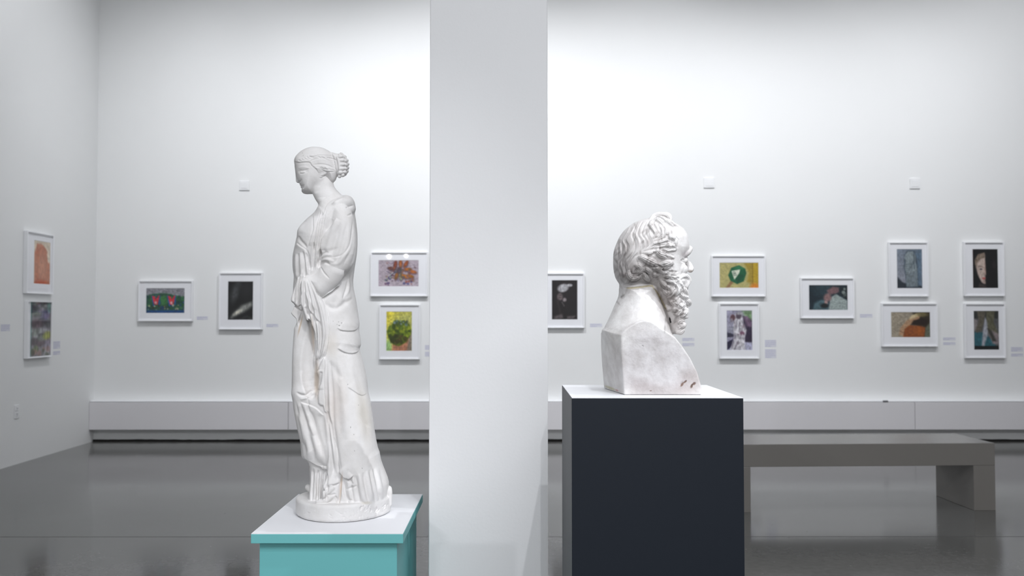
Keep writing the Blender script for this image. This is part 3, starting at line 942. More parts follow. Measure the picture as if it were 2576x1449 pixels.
class Sculpt:
    """signed field on a voxel grid; all control points are (photo x, photo y, depth toward the viewer) in photo pixels"""

    def __init__(s, Y, x0, x1, z0, z1, dy0, dy1, vox):
        s.Y = Y; s.s = Y / FPX; s.vox = vox
        s.gx = np.arange(x0, x1, vox); s.gy = np.arange(Y - dy1, Y + dy0, vox); s.gz = np.arange(z0, z1, vox)
        s.f = np.full((len(s.gx), len(s.gy), len(s.gz)), 0.05, np.float32)

    def _rng(s, g, a, b_):
        i0 = max(0, int(np.searchsorted(g, a)) - 1); i1 = min(len(g), int(np.searchsorted(g, b_)) + 1)
        return i0, i1

    def _comb(s, sl, v, k, op):
        a = s.f[sl]
        v = v.astype(np.float32)
        if op == 'sub':
            v = -v
            if k > 0:
                h = np.clip(0.5 - 0.5 * (v - a) / -k * -1, 0, 1)
                h = np.clip(0.5 - 0.5 * (a - v) / k, 0, 1)
                s.f[sl] = a * (1 - h) + v * h + k * h * (1 - h)
            else:
                s.f[sl] = np.maximum(a, v)
        elif op == 'int':
            s.f[sl] = np.maximum(a, v)
        else:
            if k > 0:
                h = np.clip(0.5 + 0.5 * (a - v) / k, 0, 1)
                s.f[sl] = a * (1 - h) + v * h - k * h * (1 - h)
            else:
                s.f[sl] = np.minimum(a, v)

    def inflate(s, pts, R, H, d=0.0, k=4.0, op='add', smooth=5, flat=False):
        """solid whose outline in the photo is pts, rounded over R px, half depth H px about depth d"""
        P2 = catmull(pts, smooth) if smooth else np.array(pts, float)
        Yp = s.Y - d * s.s
        sc = Yp / FPX
        m = (k + 6) * sc
        c0 = P(P2[:, 0].min(), P2[:, 1].max(), Yp); c1 = P(P2[:, 0].max(), P2[:, 1].min(), Yp)
        Hm = max(h for _, h in H) if isinstance(H, (list, tuple)) else H
        i0, i1 = s._rng(s.gx, c0[0] - m - 0.01, c1[0] + m + 0.01)
        k0, k1 = s._rng(s.gz, c0[2] - m - 0.01, c1[2] + m + 0.01)
        j0, j1 = s._rng(s.gy, Yp - Hm * sc - m, Yp + Hm * sc + m)
        X, Z = np.meshgrid(s.gx[i0:i1], s.gz[k0:k1], indexing='ij')
        u, v = proj(X, Yp, Z)
        sd = sdpoly(u, v, P2)
        if isinstance(H, (list, tuple)):
            hh_ = np.array(H, float)
            Hf = np.interp(v, hh_[:, 0], hh_[:, 1])
        else:
            Hf = np.full(u.shape, float(H))
        D = ((s.gy[j0:j1] - Yp) / sc)[None, :, None]
        if flat:
            a = sd[:, None, :] + R; b_ = np.abs(D) - Hf[:, None, :] + R
            val = np.hypot(np.maximum(a, 0), np.maximum(b_, 0)) + np.minimum(np.maximum(a, b_), 0) - R
        else:
            e_ = np.maximum(R + sd, 0)[:, None, :]
            q = D * (R / Hf)[:, None, :]
            val = (np.sqrt(e_ * e_ + q * q) - R) * np.minimum(1, (Hf / R))[:, None, :]
        s._comb(np.s_[i0:i1, j0:j1, k0:k1], val * sc, k * sc, op)

    def tube(s, pts, k=2.0, op='add', sub=4):
        """chain of round cones, pts = (px, py, d, r)"""
        q = catmull(pts, sub, False)
        W_ = []
        for px, py, d, r in q:
            Yp = s.Y - d * s.s
            w = P(px, py, Yp)
            W_.append((w[0], w[1], w[2], max(r, 0.3) * Yp / FPX))
        W_ = np.array(W_)
        kk = k * s.s
        m = W_[:, 3].max() + kk + 0.006
        sl = []
        for g, a in ((s.gx, 0), (s.gy, 1), (s.gz, 2)):
            sl.append(s._rng(g, W_[:, a].min() - m, W_[:, a].max() + m))
        if any(b_ - a <= 1 for a, b_ in sl):
            return
        X, Yv, Z = np.meshgrid(*[g[a:b_].astype(np.float32) for g, (a, b_) in zip((s.gx, s.gy, s.gz), sl)], indexing='ij')
        val = np.full(X.shape, 1.0, np.float32)
        for a, b_ in zip(W_[:-1], W_[1:]):
            e_ = b_[:3] - a[:3]
            L2 = e_ @ e_ + 1e-12
            t = np.clip(((X - a[0]) * e_[0] + (Yv - a[1]) * e_[1] + (Z - a[2]) * e_[2]) / L2, 0, 1)
            dd = np.sqrt((X - a[0] - t * e_[0]) ** 2 + (Yv - a[1] - t * e_[1]) ** 2 + (Z - a[2] - t * e_[2]) ** 2)
            val = np.minimum(val, dd - (a[3] + t * (b_[3] - a[3])))
        s._comb(tuple(slice(a, b_) for a, b_ in sl), val, kk, op)

    def ell(s, px, py, d, rx, ry, rd, rot=0, k=4.0, op='add'):
        Yp = s.Y - d * s.s
        c = P(px, py, Yp)
        sc = Yp / FPX
        m = (max(rx, ry, rd) + k + 4) * sc
        sl = [s._rng(g, c[a] - m, c[a] + m) for a, g in enumerate((s.gx, s.gy, s.gz))]
        X, Yv, Z = np.meshgrid(*[g[a:b_] for g, (a, b_) in zip((s.gx, s.gy, s.gz), sl)], indexing='ij')
        c_, s_ = math.cos(math.radians(rot)), math.sin(math.radians(rot))
        dx = (X - c[0]) / sc; dz = (Z - c[2]) / sc; dy = (Yv - c[1]) / sc
        a = dx * c_ + dz * s_; b_ = -dx * s_ + dz * c_
        r = np.sqrt((a / rx) ** 2 + (b_ / ry) ** 2 + (dy / rd) ** 2)
        g = np.sqrt((a / rx ** 2) ** 2 + (b_ / ry ** 2) ** 2 + (dy / rd ** 2) ** 2) + 1e-6
        s._comb(tuple(slice(p, q) for p, q in sl), (r * (r - 1) / g) * sc, k * sc, op)

    def depthmap(s):
        ins = s.f < 0
        near = ins.argmax(1)
        has = ins.any(1)
        far = ins.shape[1] - 1 - ins[:, ::-1, :].argmax(1)
        return near, far, has

    def surf_d(s, dm, px, py, side):
        """depth (px toward viewer) of the present surface where the photo shows (px, py)"""
        near, far, has = dm
        d = 30.0 * side
        for _ in range(4):
            w = P(px, py, s.Y - d * s.s)
            i = int(np.clip(round((w[0] - s.gx[0]) / s.vox), 0, len(s.gx) - 1))
            k = int(np.clip(round((w[2] - s.gz[0]) / s.vox), 0, len(s.gz) - 1))
            if not has[i, k]:
                return 0.0
            j = near[i, k] if side > 0 else far[i, k]
            d = (s.Y - s.gy[j]) / s.s
        return d

    def curls(s, strokes, sides=(1, -1), k=1.5, lift=0.25):
        dm = s.depthmap()
        for st in strokes:
            for sd_ in sides:
                q = catmull(st, 3, False)
                pts = []
                for px, py, r in q:
                    d = s.surf_d(dm, px, py, sd_)
                    pts.append((px, py, d + sd_ * r * lift, r))
                # iron out depth jumps
                dd = np.array([p[2] for p in pts])
                if len(dd) > 3:
                    for _ in range(2):
                        dd[1:-1] = (dd[:-2] + dd[1:-1] * 2 + dd[2:]) / 4
                pts = [(p[0], p[1], v, p[3]) for p, v in zip(pts, dd)]
                s.tube(pts, k=k, sub=1)

    def mesh(s):
        f = s.f
        # close the field at the borders
        for ax in range(3):
            for e_ in (0, -1):
                sl = [slice(None)] * 3
                sl[ax] = e_
                f[tuple(sl)] = np.maximum(f[tuple(sl)], 1e-4)
        ins = f < 0
        n = np.zeros(tuple(v - 1 for v in f.shape), np.int8)
        cor = [(a, b_, c_) for a in (0, 1) for b_ in (0, 1) for c_ in (0, 1)]
        for a, b_, c_ in cor:
            n += ins[a:ins.shape[0] - 1 + a, b_:ins.shape[1] - 1 + b_, c_:ins.shape[2] - 1 + c_]
        act = (n > 0) & (n < 8)
        I, J, K = np.nonzero(act)
        vid = np.full(act.shape, -1, np.int32)
        vid[I, J, K] = np.arange(len(I))
        val = {c: f[I + c[0], J + c[1], K + c[2]] for c in cor}
        acc = np.zeros((len(I), 3)); cnt = np.zeros(len(I))
        for c in cor:
            for ax in range(3):
                if c[ax] == 0:
                    d = list(c); d[ax] = 1; d = tuple(d)
                    va, vb = val[c], val[d]
                    m_ = (va < 0) != (vb < 0)
                    t = np.where(m_, va / (va - vb + 1e-20), 0)
                    p = np.zeros((len(I), 3)) + np.array(c, float)
                    p[:, ax] += t
                    acc += p * m_[:, None]
                    cnt += m_
        pos = acc / cnt[:, None] + np.stack([I, J, K], 1)
        co = pos * s.vox + np.array([s.gx[0], s.gy[0], s.gz[0]])
        faces = []
        for ax in range(3):
            a0 = [slice(None)] * 3; a1 = [slice(None)] * 3
            a0[ax] = slice(0, -1); a1[ax] = slice(1, None)
            df = ins[tuple(a0)] != ins[tuple(a1)]
            E = np.array(np.nonzero(df))
            u, v = [x for x in range(3) if x != ax]
            ok = (E[u] > 0) & (E[v] > 0) & (E[u] < f.shape[u] - 1) & (E[v] < f.shape[v] - 1)
            E = E[:, ok]
            fl = ins[tuple(E)]
            quad = []
            for du, dv in ((0, 0), (-1, 0), (-1, -1), (0, -1)):
                e_ = E.copy(); e_[u] += du; e_[v] += dv
                quad.append(vid[tuple(e_)])
            Q = np.stack(quad, 1)
            flip = fl if ax != 1 else ~fl
            Q[flip] = Q[flip][:, ::-1]
            faces.append(Q)
        Fc = np.concatenate(faces)
        Fc = Fc[(Fc >= 0).all(1)][:, ::-1]
        return co, Fc


def vnormals(co, Fc):
    n = np.cross(co[Fc[:, 2]] - co[Fc[:, 0]], co[Fc[:, 3]] - co[Fc[:, 1]])
    N = np.zeros_like(co)
    for k in range(4):
        for a in range(3):
            N[:, a] += np.bincount(Fc[:, k], n[:, a], len(co))
    return N / (np.linalg.norm(N, axis=1, keepdims=True) + 1e-12)


def relax(co, Fc, it=2, lam=0.5):
    for _ in range(it):
        acc = np.zeros_like(co); cnt = np.zeros(len(co))
        for k in range(4):
            a = Fc[:, k]; b_ = Fc[:, (k + 1) % 4]
            for ax in range(3):
                acc[:, ax] += np.bincount(a, co[b_, ax], len(co)) + np.bincount(b_, co[a, ax], len(co))
            cnt += np.bincount(a, minlength=len(co)) + np.bincount(b_, minlength=len(co))
        co = co * (1 - lam) + lam * acc / np.maximum(cnt, 1)[:, None]
    return co


def brush(co, N, strokes, scale):
    """carve strokes drawn over the photo into both flanks. kinds: c crease, r ridge, s step (left of travel raised)"""
    u, v = proj(co[:, 0], co[:, 1], co[:, 2])
    w = np.clip((np.abs(N[:, 1]) - 0.05) / 0.35, 0, 1)
    w = w * w * (3 - 2 * w)
    disp = np.zeros(len(co))
    for kind, wd, h, pts in strokes:
        pts = [tuple(v) if len(v) == 3 else (v[0], v[1], 1.0) for v in pts]
        q3 = catmull(pts, 5, False) if len(pts) > 2 else np.array(pts, float)
        q, qw = q3[:, :2], q3[:, 2]
        wd0 = wd
        m = wd * qw.max() * (7 if kind == 's' else 2.6)
        sel = np.nonzero((u > q[:, 0].min() - m) & (u < q[:, 0].max() + m) & (v > q[:, 1].min() - m) & (v < q[:, 1].max() + m) & (w > 0))[0]
        if not len(sel):
            continue
        x, y = u[sel], v[sel]
        best = np.full(len(sel), 1e9); sgn = np.zeros(len(sel)); ts = np.zeros(len(sel)); ww = np.ones(len(sel))
        seg = np.hypot(*(q[1:] - q[:-1]).T)
        cum = np.concatenate([[0], np.cumsum(seg)])
        for i, (a, b_) in enumerate(zip(q[:-1], q[1:])):
            e_ = b_ - a
            t = np.clip(((x - a[0]) * e_[0] + (y - a[1]) * e_[1]) / (e_ @ e_ + 1e-9), 0, 1)
            dx = x - a[0] - t * e_[0]; dy = y - a[1] - t * e_[1]
            d = np.hypot(dx, dy)
            bt = d < best
            best = np.where(bt, d, best)
            sgn = np.where(bt, np.sign(e_[0] * dy - e_[1] * dx), sgn)
            ts = np.where(bt, (cum[i] + t * seg[i]) / cum[-1], ts)
            ww = np.where(bt, qw[i] + t * (qw[i + 1] - qw[i]), ww)
        e0 = np.clip(np.minimum(ts, 1 - ts) / (0.16 if kind == 's' else 0.28), 0, 1)
        end = (e0 * (2 - e0)) * (1 if kind == 's' else 1)
        end = end * np.clip(ww, 0, None) ** 0.7
        wd = wd0 * np.maximum(ww, 0.05) * (1 if kind == 's' else (0.55 + 0.45 * e0))
        if kind == 'c':
            g = -np.exp(-(best / wd) ** 2) * h
        elif kind == 'r':
            g = np.exp(-(best / wd) ** 2) * h
        else:                       # step: one side stands proud and fades away from the edge
            sd = -sgn * best
            g = h * np.where(sd > 0, np.minimum(1, sd / 1.2), 0) * np.exp(-(np.maximum(sd, 0) / (wd * 3.0)) ** 2) \
                - h * 0.45 * np.where(sd <= 0, 1, 0) * np.exp(-(best / (wd * 0.8)) ** 2)
        disp[sel] += g * end * w[sel]
    return co + N * (disp * scale)[:, None]


def bundle(A_, B_, n, h, sharp=1.0, jit=0.22):
    """a run of gathered folds between two edge curves"""
    A_ = catmull([tuple(v) for v in A_], 4, False); B_ = catmull([tuple(v) for v in B_], 4, False)
    t = np.linspace(0, 1, 12)
    ra = np.stack([np.interp(t, np.linspace(0, 1, len(A_)), A_[:, k]) for k in (0, 1)], 1)
    rb = np.stack([np.interp(t, np.linspace(0, 1, len(B_)), B_[:, k]) for k in (0, 1)], 1)
    sp = np.hypot(*(rb - ra).T) / n
    w0 = sp.mean()
    out = []
    for i in range(2 * n + 1):
        f_ = (i + (jit * math.sin(7.1 * i + 3.3 * n + A_[0, 0]) if 0 < i < 2 * n else 0)) / (2 * n)
        c = ra * (1 - f_) + rb * f_
        pts = [(x, y, w / w0) for (x, y), w in zip(c, sp)]
        if i % 2:
            out.append(('r', w0 * 0.30, h, pts))
        else:
            out.append(('c', w0 * 0.22 / sharp, h * 1.1, pts))
    return out


def CR(ox, oy, sc, *pts):
    return [(ox + p[0] / sc, oy + p[1] / sc) + tuple(p[2:]) for p in pts]


def finish(name, co, Fc, m, origin, label, cat, stains_shade=()):
    N = vnormals(co, Fc)
    u, v = proj(co[:, 0], co[:, 1], co[:, 2])
    st = np.ones((len(co), 4), np.float32)
    for (x, y, rx, ry, rot, soft, c, side) in stains_shade:
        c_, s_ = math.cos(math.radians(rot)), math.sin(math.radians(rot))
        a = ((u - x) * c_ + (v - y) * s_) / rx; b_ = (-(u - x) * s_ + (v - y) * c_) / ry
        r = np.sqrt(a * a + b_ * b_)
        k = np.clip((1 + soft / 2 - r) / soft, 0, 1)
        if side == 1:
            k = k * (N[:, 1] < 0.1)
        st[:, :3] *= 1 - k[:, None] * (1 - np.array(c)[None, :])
    me = fast_mesh(name, co - np.array(origin), Fc, True)
    ca = me.color_attributes.new('stain_shade', 'FLOAT_COLOR', 'POINT')
    ca.data.foreach_set('color', st.ravel())
    me.materials.append(m)
    o = bpy.data.objects.new(name, me)
    COL.objects.link(o)
    o.location = origin
    tag(o, label, cat)
    return o


# ------------------------------------------------------------------ the draped woman
def build_woman():
    YS = 3.055
    S = Sculpt(YS, P(722, 900, YS)[0] - 0.01, P(992, 900, YS)[0] + 0.015, HT + 0.0005 - 0.004, P(800, 360, YS)[2] + 0.01, 0.17, 0.17, VOX_A)
    A = lambda *p: CR(720, 360, 7.245, *p)
    # neck
    S.inflate([(784, 470), (788, 490), (794.5, 503.5), (802.8, 519), (800, 545), (830, 560), (880, 545), (876, 500), (862, 492), (851, 482), (841.5, 470), (836, 455), (820, 430), (790, 440)],
              27, [(470, 25), (500, 30), (540, 60), (560, 70)], 0, 3)
    # head: skull and face
    S.inflate(A((150, 330), (165, 270), (205, 212), (300, 132), (420, 82), (530, 69), (640, 81), (720, 112), (820, 172), (880, 260), (920, 400), (935, 540), (900, 665), (850, 705),
                (770, 640), (700, 760), (560, 860), (480, 922), (400, 926), (350, 920), (312, 905), (295, 875), (292, 830), (264, 775), (240, 725), (205, 650), (184, 560), (169, 470), (158, 400)),
              36, 36, 0, 5, smooth=4)
    # nose, lips, chin
    S.tube([(745.5, 418, 0, 3.6), (746.6, 430, 0, 3.5), (747.8, 443, 0, 4.0), (749, 454, 0, 4.8), (750, 456, 0, 4.2)], 4)
    S.ell(755.5, 454, 0, 6, 4.5, 6.5, k=2)
    S.ell(759.5, 466, 0, 5.5, 3, 8, -20, 1.5)
    S.ell(761.5, 471.2, 0, 5, 2.6, 7, 0, 1.5)
    S.ell(770, 479, 0, 11, 8.5, 11, 0, 4)
    # bun
    S.inflate(A((830, 180), (900, 190), (960, 196), (1005, 185), (1060, 220), (1105, 285), (1130, 380), (1122, 500), (1100, 570), (1050, 600), (1000, 608), (945, 585), (890, 520), (850, 350)),
              22, 25, 0, 3)
    for i_, (bx_, by_) in enumerate(A((1010, 205), (1062, 245), (1098, 310), (1112, 380), (1110, 450), (1100, 515), (1062, 570), (1000, 588))):
        for dd_, rr_ in ((0, 5.6), (13, 5.0), (-13, 5.0)):
            S.ell(bx_ - abs(dd_) * 0.30, by_ + (2.5 if dd_ else 0), dd_, rr_, 4.4, 7.5, 10 * i_ - 40, 1.5)
    for i_, (bx_, by_) in enumerate(A((985, 250), (1010, 320), (1020, 395), (1015, 470), (985, 540))):
        S.ell(bx_, by_, 20, 7.5, 4.6, 6, 12, 1.5)
        S.ell(bx_, by_, -20, 7.5, 4.6, 6, 12, 1.5)
    # body under the robe
    S.inflate([(803.5, 519), (797, 530), (789, 539), (775, 550.5), (762, 565), (753, 580), (751, 590), (748, 603), (744, 620), (739, 645), (738, 672), (741, 698),
               (740, 720), (739, 745), (740, 762), (747, 775), (749, 800), (753, 830), (748, 860), (742, 890), (738, 930), (736.5, 975), (738, 1003), (744, 1030), (750, 1060),
               (757, 1100), (760, 1130), (763, 1148), (777, 1157), (800, 1168), (826, 1180), (838, 1200), (870, 1240), (930, 1280), (970, 1268), (974, 1230), (968, 1195), (956, 1161), (948.7, 1130), (943, 1100), (939.5, 1074), (938, 1059), (931, 1012), (925, 986),
               (922, 954), (913, 913), (904, 880), (907, 868), (906, 852), (902.5, 831), (903.5, 814), (901, 797), (895, 755), (888, 720), (889, 690), (896, 640), (898, 600), (895, 560),
               (891, 533), (892.5, 525), (890, 514), (881.5, 498), (876, 494), (866, 493), (840, 500), (815, 512)],
              62, [(495, 56), (530, 82), (600, 84), (680, 76), (760, 70), (860, 76), (1000, 80), (1100, 84), (1200, 92)], 0, 4, smooth=3)
    # trailing lower gown, fluted hem
    S.inflate([(786, 1160), (783, 1200), (782, 1235), (778, 1275), (830, 1290), (920, 1287), (965, 1276), (972, 1250), (977, 1215), (964, 1183), (956, 1161), (948, 1130), (900, 1120), (830, 1140)],
              50, [(1130, 74), (1200, 88), (1290, 92)], 0, 3, smooth=3)
    # deep hollow under the raised overskirt, then the columns of the under-dress
    S.inflate([(755, 1160), (777, 1161), (800, 1172), (822, 1184), (818, 1230), (812, 1262), (770, 1270), (750, 1230)], 8, 26, 84, 3, 'sub', smooth=2)
    for x0, x1, r, dd in ((790, 790, 8.5, 52), (806, 806, 6.5, 50), (818, 822, 6, 60), (797, 798, 6, 30)):
        S.tube([(x0, 1158, dd - 8, r), (x1 - 1, 1205, dd, r * 0.85), (x1 - 2, 1240, dd + 3, r * 1.1), (x1, 1268, dd + 6, r * 1.4)], 2)
    # far knee and foot showing past the near leg
    S.tube([(775, 1226, -14, 8), (792, 1236, -14, 11)], 3)
    # bust of the figure
    S.ell(771, 583, 34, 20, 24, 26, -35, 7)
    S.ell(771, 583, -34, 20, 24, 26, -35, 7)
    # shoulder cloth roll behind the neck
    S.tube([(846, 512, 62, 5), (862, 509, 48, 9), (873, 510, 26, 13), (875, 511, 0, 15), (873, 510, -26, 13), (862, 509, -48, 9), (846, 512, -62, 5)], 12)
    S.tube([(848, 548, 68, 3), (866, 537, 52, 8), (880, 528, 26, 9), (884, 526, 0, 8), (880, 528, -26, 9), (866, 537, -52, 8)], 8)
    # near arm wrapped in cloth, elbow bent, forearm carried forward
    for sg in (1, -1):
        S.inflate([(842, 517), (868, 515), (885, 535), (894, 575), (897, 620), (890, 662), (868, 692), (850, 716), (830, 736), (812, 750), (792, 742), (772, 716), (765, 700), (775, 692), (790, 688), (801, 676),
                   (806, 655), (805, 630), (811, 600), (826, 565), (832, 538)], 28, [(515, 26), (560, 34), (640, 36), (750, 34)], 55 * sg, 3, smooth=4)
    # cloth falling from the forearm
    S.inflate([(766, 697), (785, 705), (800, 728), (811, 750), (819, 772), (825, 800), (828, 830), (827, 860), (822, 885), (815, 900), (804, 908), (797, 925), (790, 940), (784, 958), (779, 950),
               (779, 925), (781, 890), (778, 850), (770, 805), (760, 770), (757, 745), (758, 715)],
              11, [(700, 24), (760, 26), (880, 20), (960, 10)], 66, 3, smooth=3)
    # hem of a front fold hanging beside it
    S.inflate([(806, 915), (815, 900), (820, 905), (824, 960), (826, 1020), (825, 1040), (816, 1035), (813, 1022), (801, 1015), (800, 970), (800, 935)], 6, 12, 74, 2, smooth=2)
    S.tube([(820, 1040, 70, 5), (826, 1090, 74, 6), (832, 1150, 78, 7), (830, 1190, 80, 7), (822, 1225, 82, 6)], 2)
    # cloth gathered at the hand and its flap
    S.inflate([(768, 690), (752, 700), (746, 715), (740, 735), (735, 757), (745, 767), (757, 779), (766, 783), (772, 760), (776, 730), (778, 705)], 7, 30, 38, 3, smooth=3)
    S.inflate([(745, 768), (741, 778), (735, 787), (741, 796), (748, 803), (754, 818), (760, 800), (766, 786), (760, 779)], 4, 24, 36, 2, smooth=2)
    S.inflate([(741, 772), (757, 782), (768, 789), (773, 792), (768, 775), (760, 765)], 2, 9, 72, 0.5, 'sub', smooth=0)
    # long smooth fall of the mantle behind, ending in a lobe over the hem
    S.inflate([(846, 1188), (836, 1120), (830, 1040), (832, 960), (842, 920), (880, 930), (912, 960), (928, 1040), (940, 1110), (954, 1165), (966, 1200), (968, 1240), (955, 1272), (930, 1278), (905, 1250), (889, 1205), (880, 1204), (864, 1201)], 46, [(920, 74), (1060, 84), (1200, 96)], 0, 10, smooth=3)
    # shin and knee under the overskirt, hollow between the leg and the mantle
    S.tube([(762, 990, 52, 26), (768, 1040, 50, 26), (782, 1100, 46, 26), (800, 1160, 44, 22)], 10)
    S.tube([(760, 830, 40, 20), (758, 900, 44, 22), (762, 985, 50, 25)], 10)
    S.tube([(782, 800, 76, 8), (777, 860, 78, 19), (776, 940, 79, 20), (783, 992, 78, 12)], 5, 'sub')
    S.tube([(806, 940, 86, 5), (799, 965, 84, 9), (792, 985, 82, 8)], 3, 'sub')
    S.tube([(804, 1050, 90, 8), (810, 1110, 94, 13), (818, 1165, 98, 12)], 8, 'sub')
    # round ground plate
    cxw = P(863, 1290, YS)[0]
    g2 = np.meshgrid(s_x := S.gx, s_y := S.gy, indexing='ij')
    rr = 0.1555 + 0.004 * np.sin(3 * np.arctan2(g2[1] - YS, g2[0] - cxw))
    rad = np.hypot(g2[0] - cxw, (g2[1] - YS)) - rr
    ztop = HT + 0.056
    kz = np.nonzero(S.gz < ztop + 0.012)[0][-1] + 1
    dz = np.maximum(S.gz[:kz] - ztop, (HT + 0.0008) - S.gz[:kz])
    a = rad[:, :, None] + 0.010; b_ = dz[None, None, :] + 0.010
    v = np.hypot(np.maximum(a, 0), np.maximum(b_, 0)) + np.minimum(np.maximum(a, b_), 0) - 0.010
    S._comb(np.s_[:, :, :kz], v, 0.006, 'add')
    # rough ridge at the back edge of the plate
    S.tube([(979, 1268, 0, 7), (980, 1240, 0, 7), (979, 1228, -8, 6), (972, 1240, -30, 9)], 3)
    # shoe
    S.tube([(800, 1262, 96, 6), (822, 1258, 92, 7), (838, 1240, 84, 9)], 3)
    S.tube([(818, 1245, 94, 7), (834, 1228, 88, 8)], 3)
    kb = S.gz < HT + 0.0006
    S.f[:, :, kb] = 0.002
    co, Fc = S.mesh()
    co = relax(co, Fc, 1, 0.5)
    N = vnormals(co, Fc)
    B = lambda *p: CR(720, 540, 7.245, *p)
    C_ = lambda *p: CR(720, 700, 7.245, *p)
    D = lambda *p: CR(720, 880, 6.0375, *p)
    E = lambda *p: CR(740, 1100, 6.0385, *p)
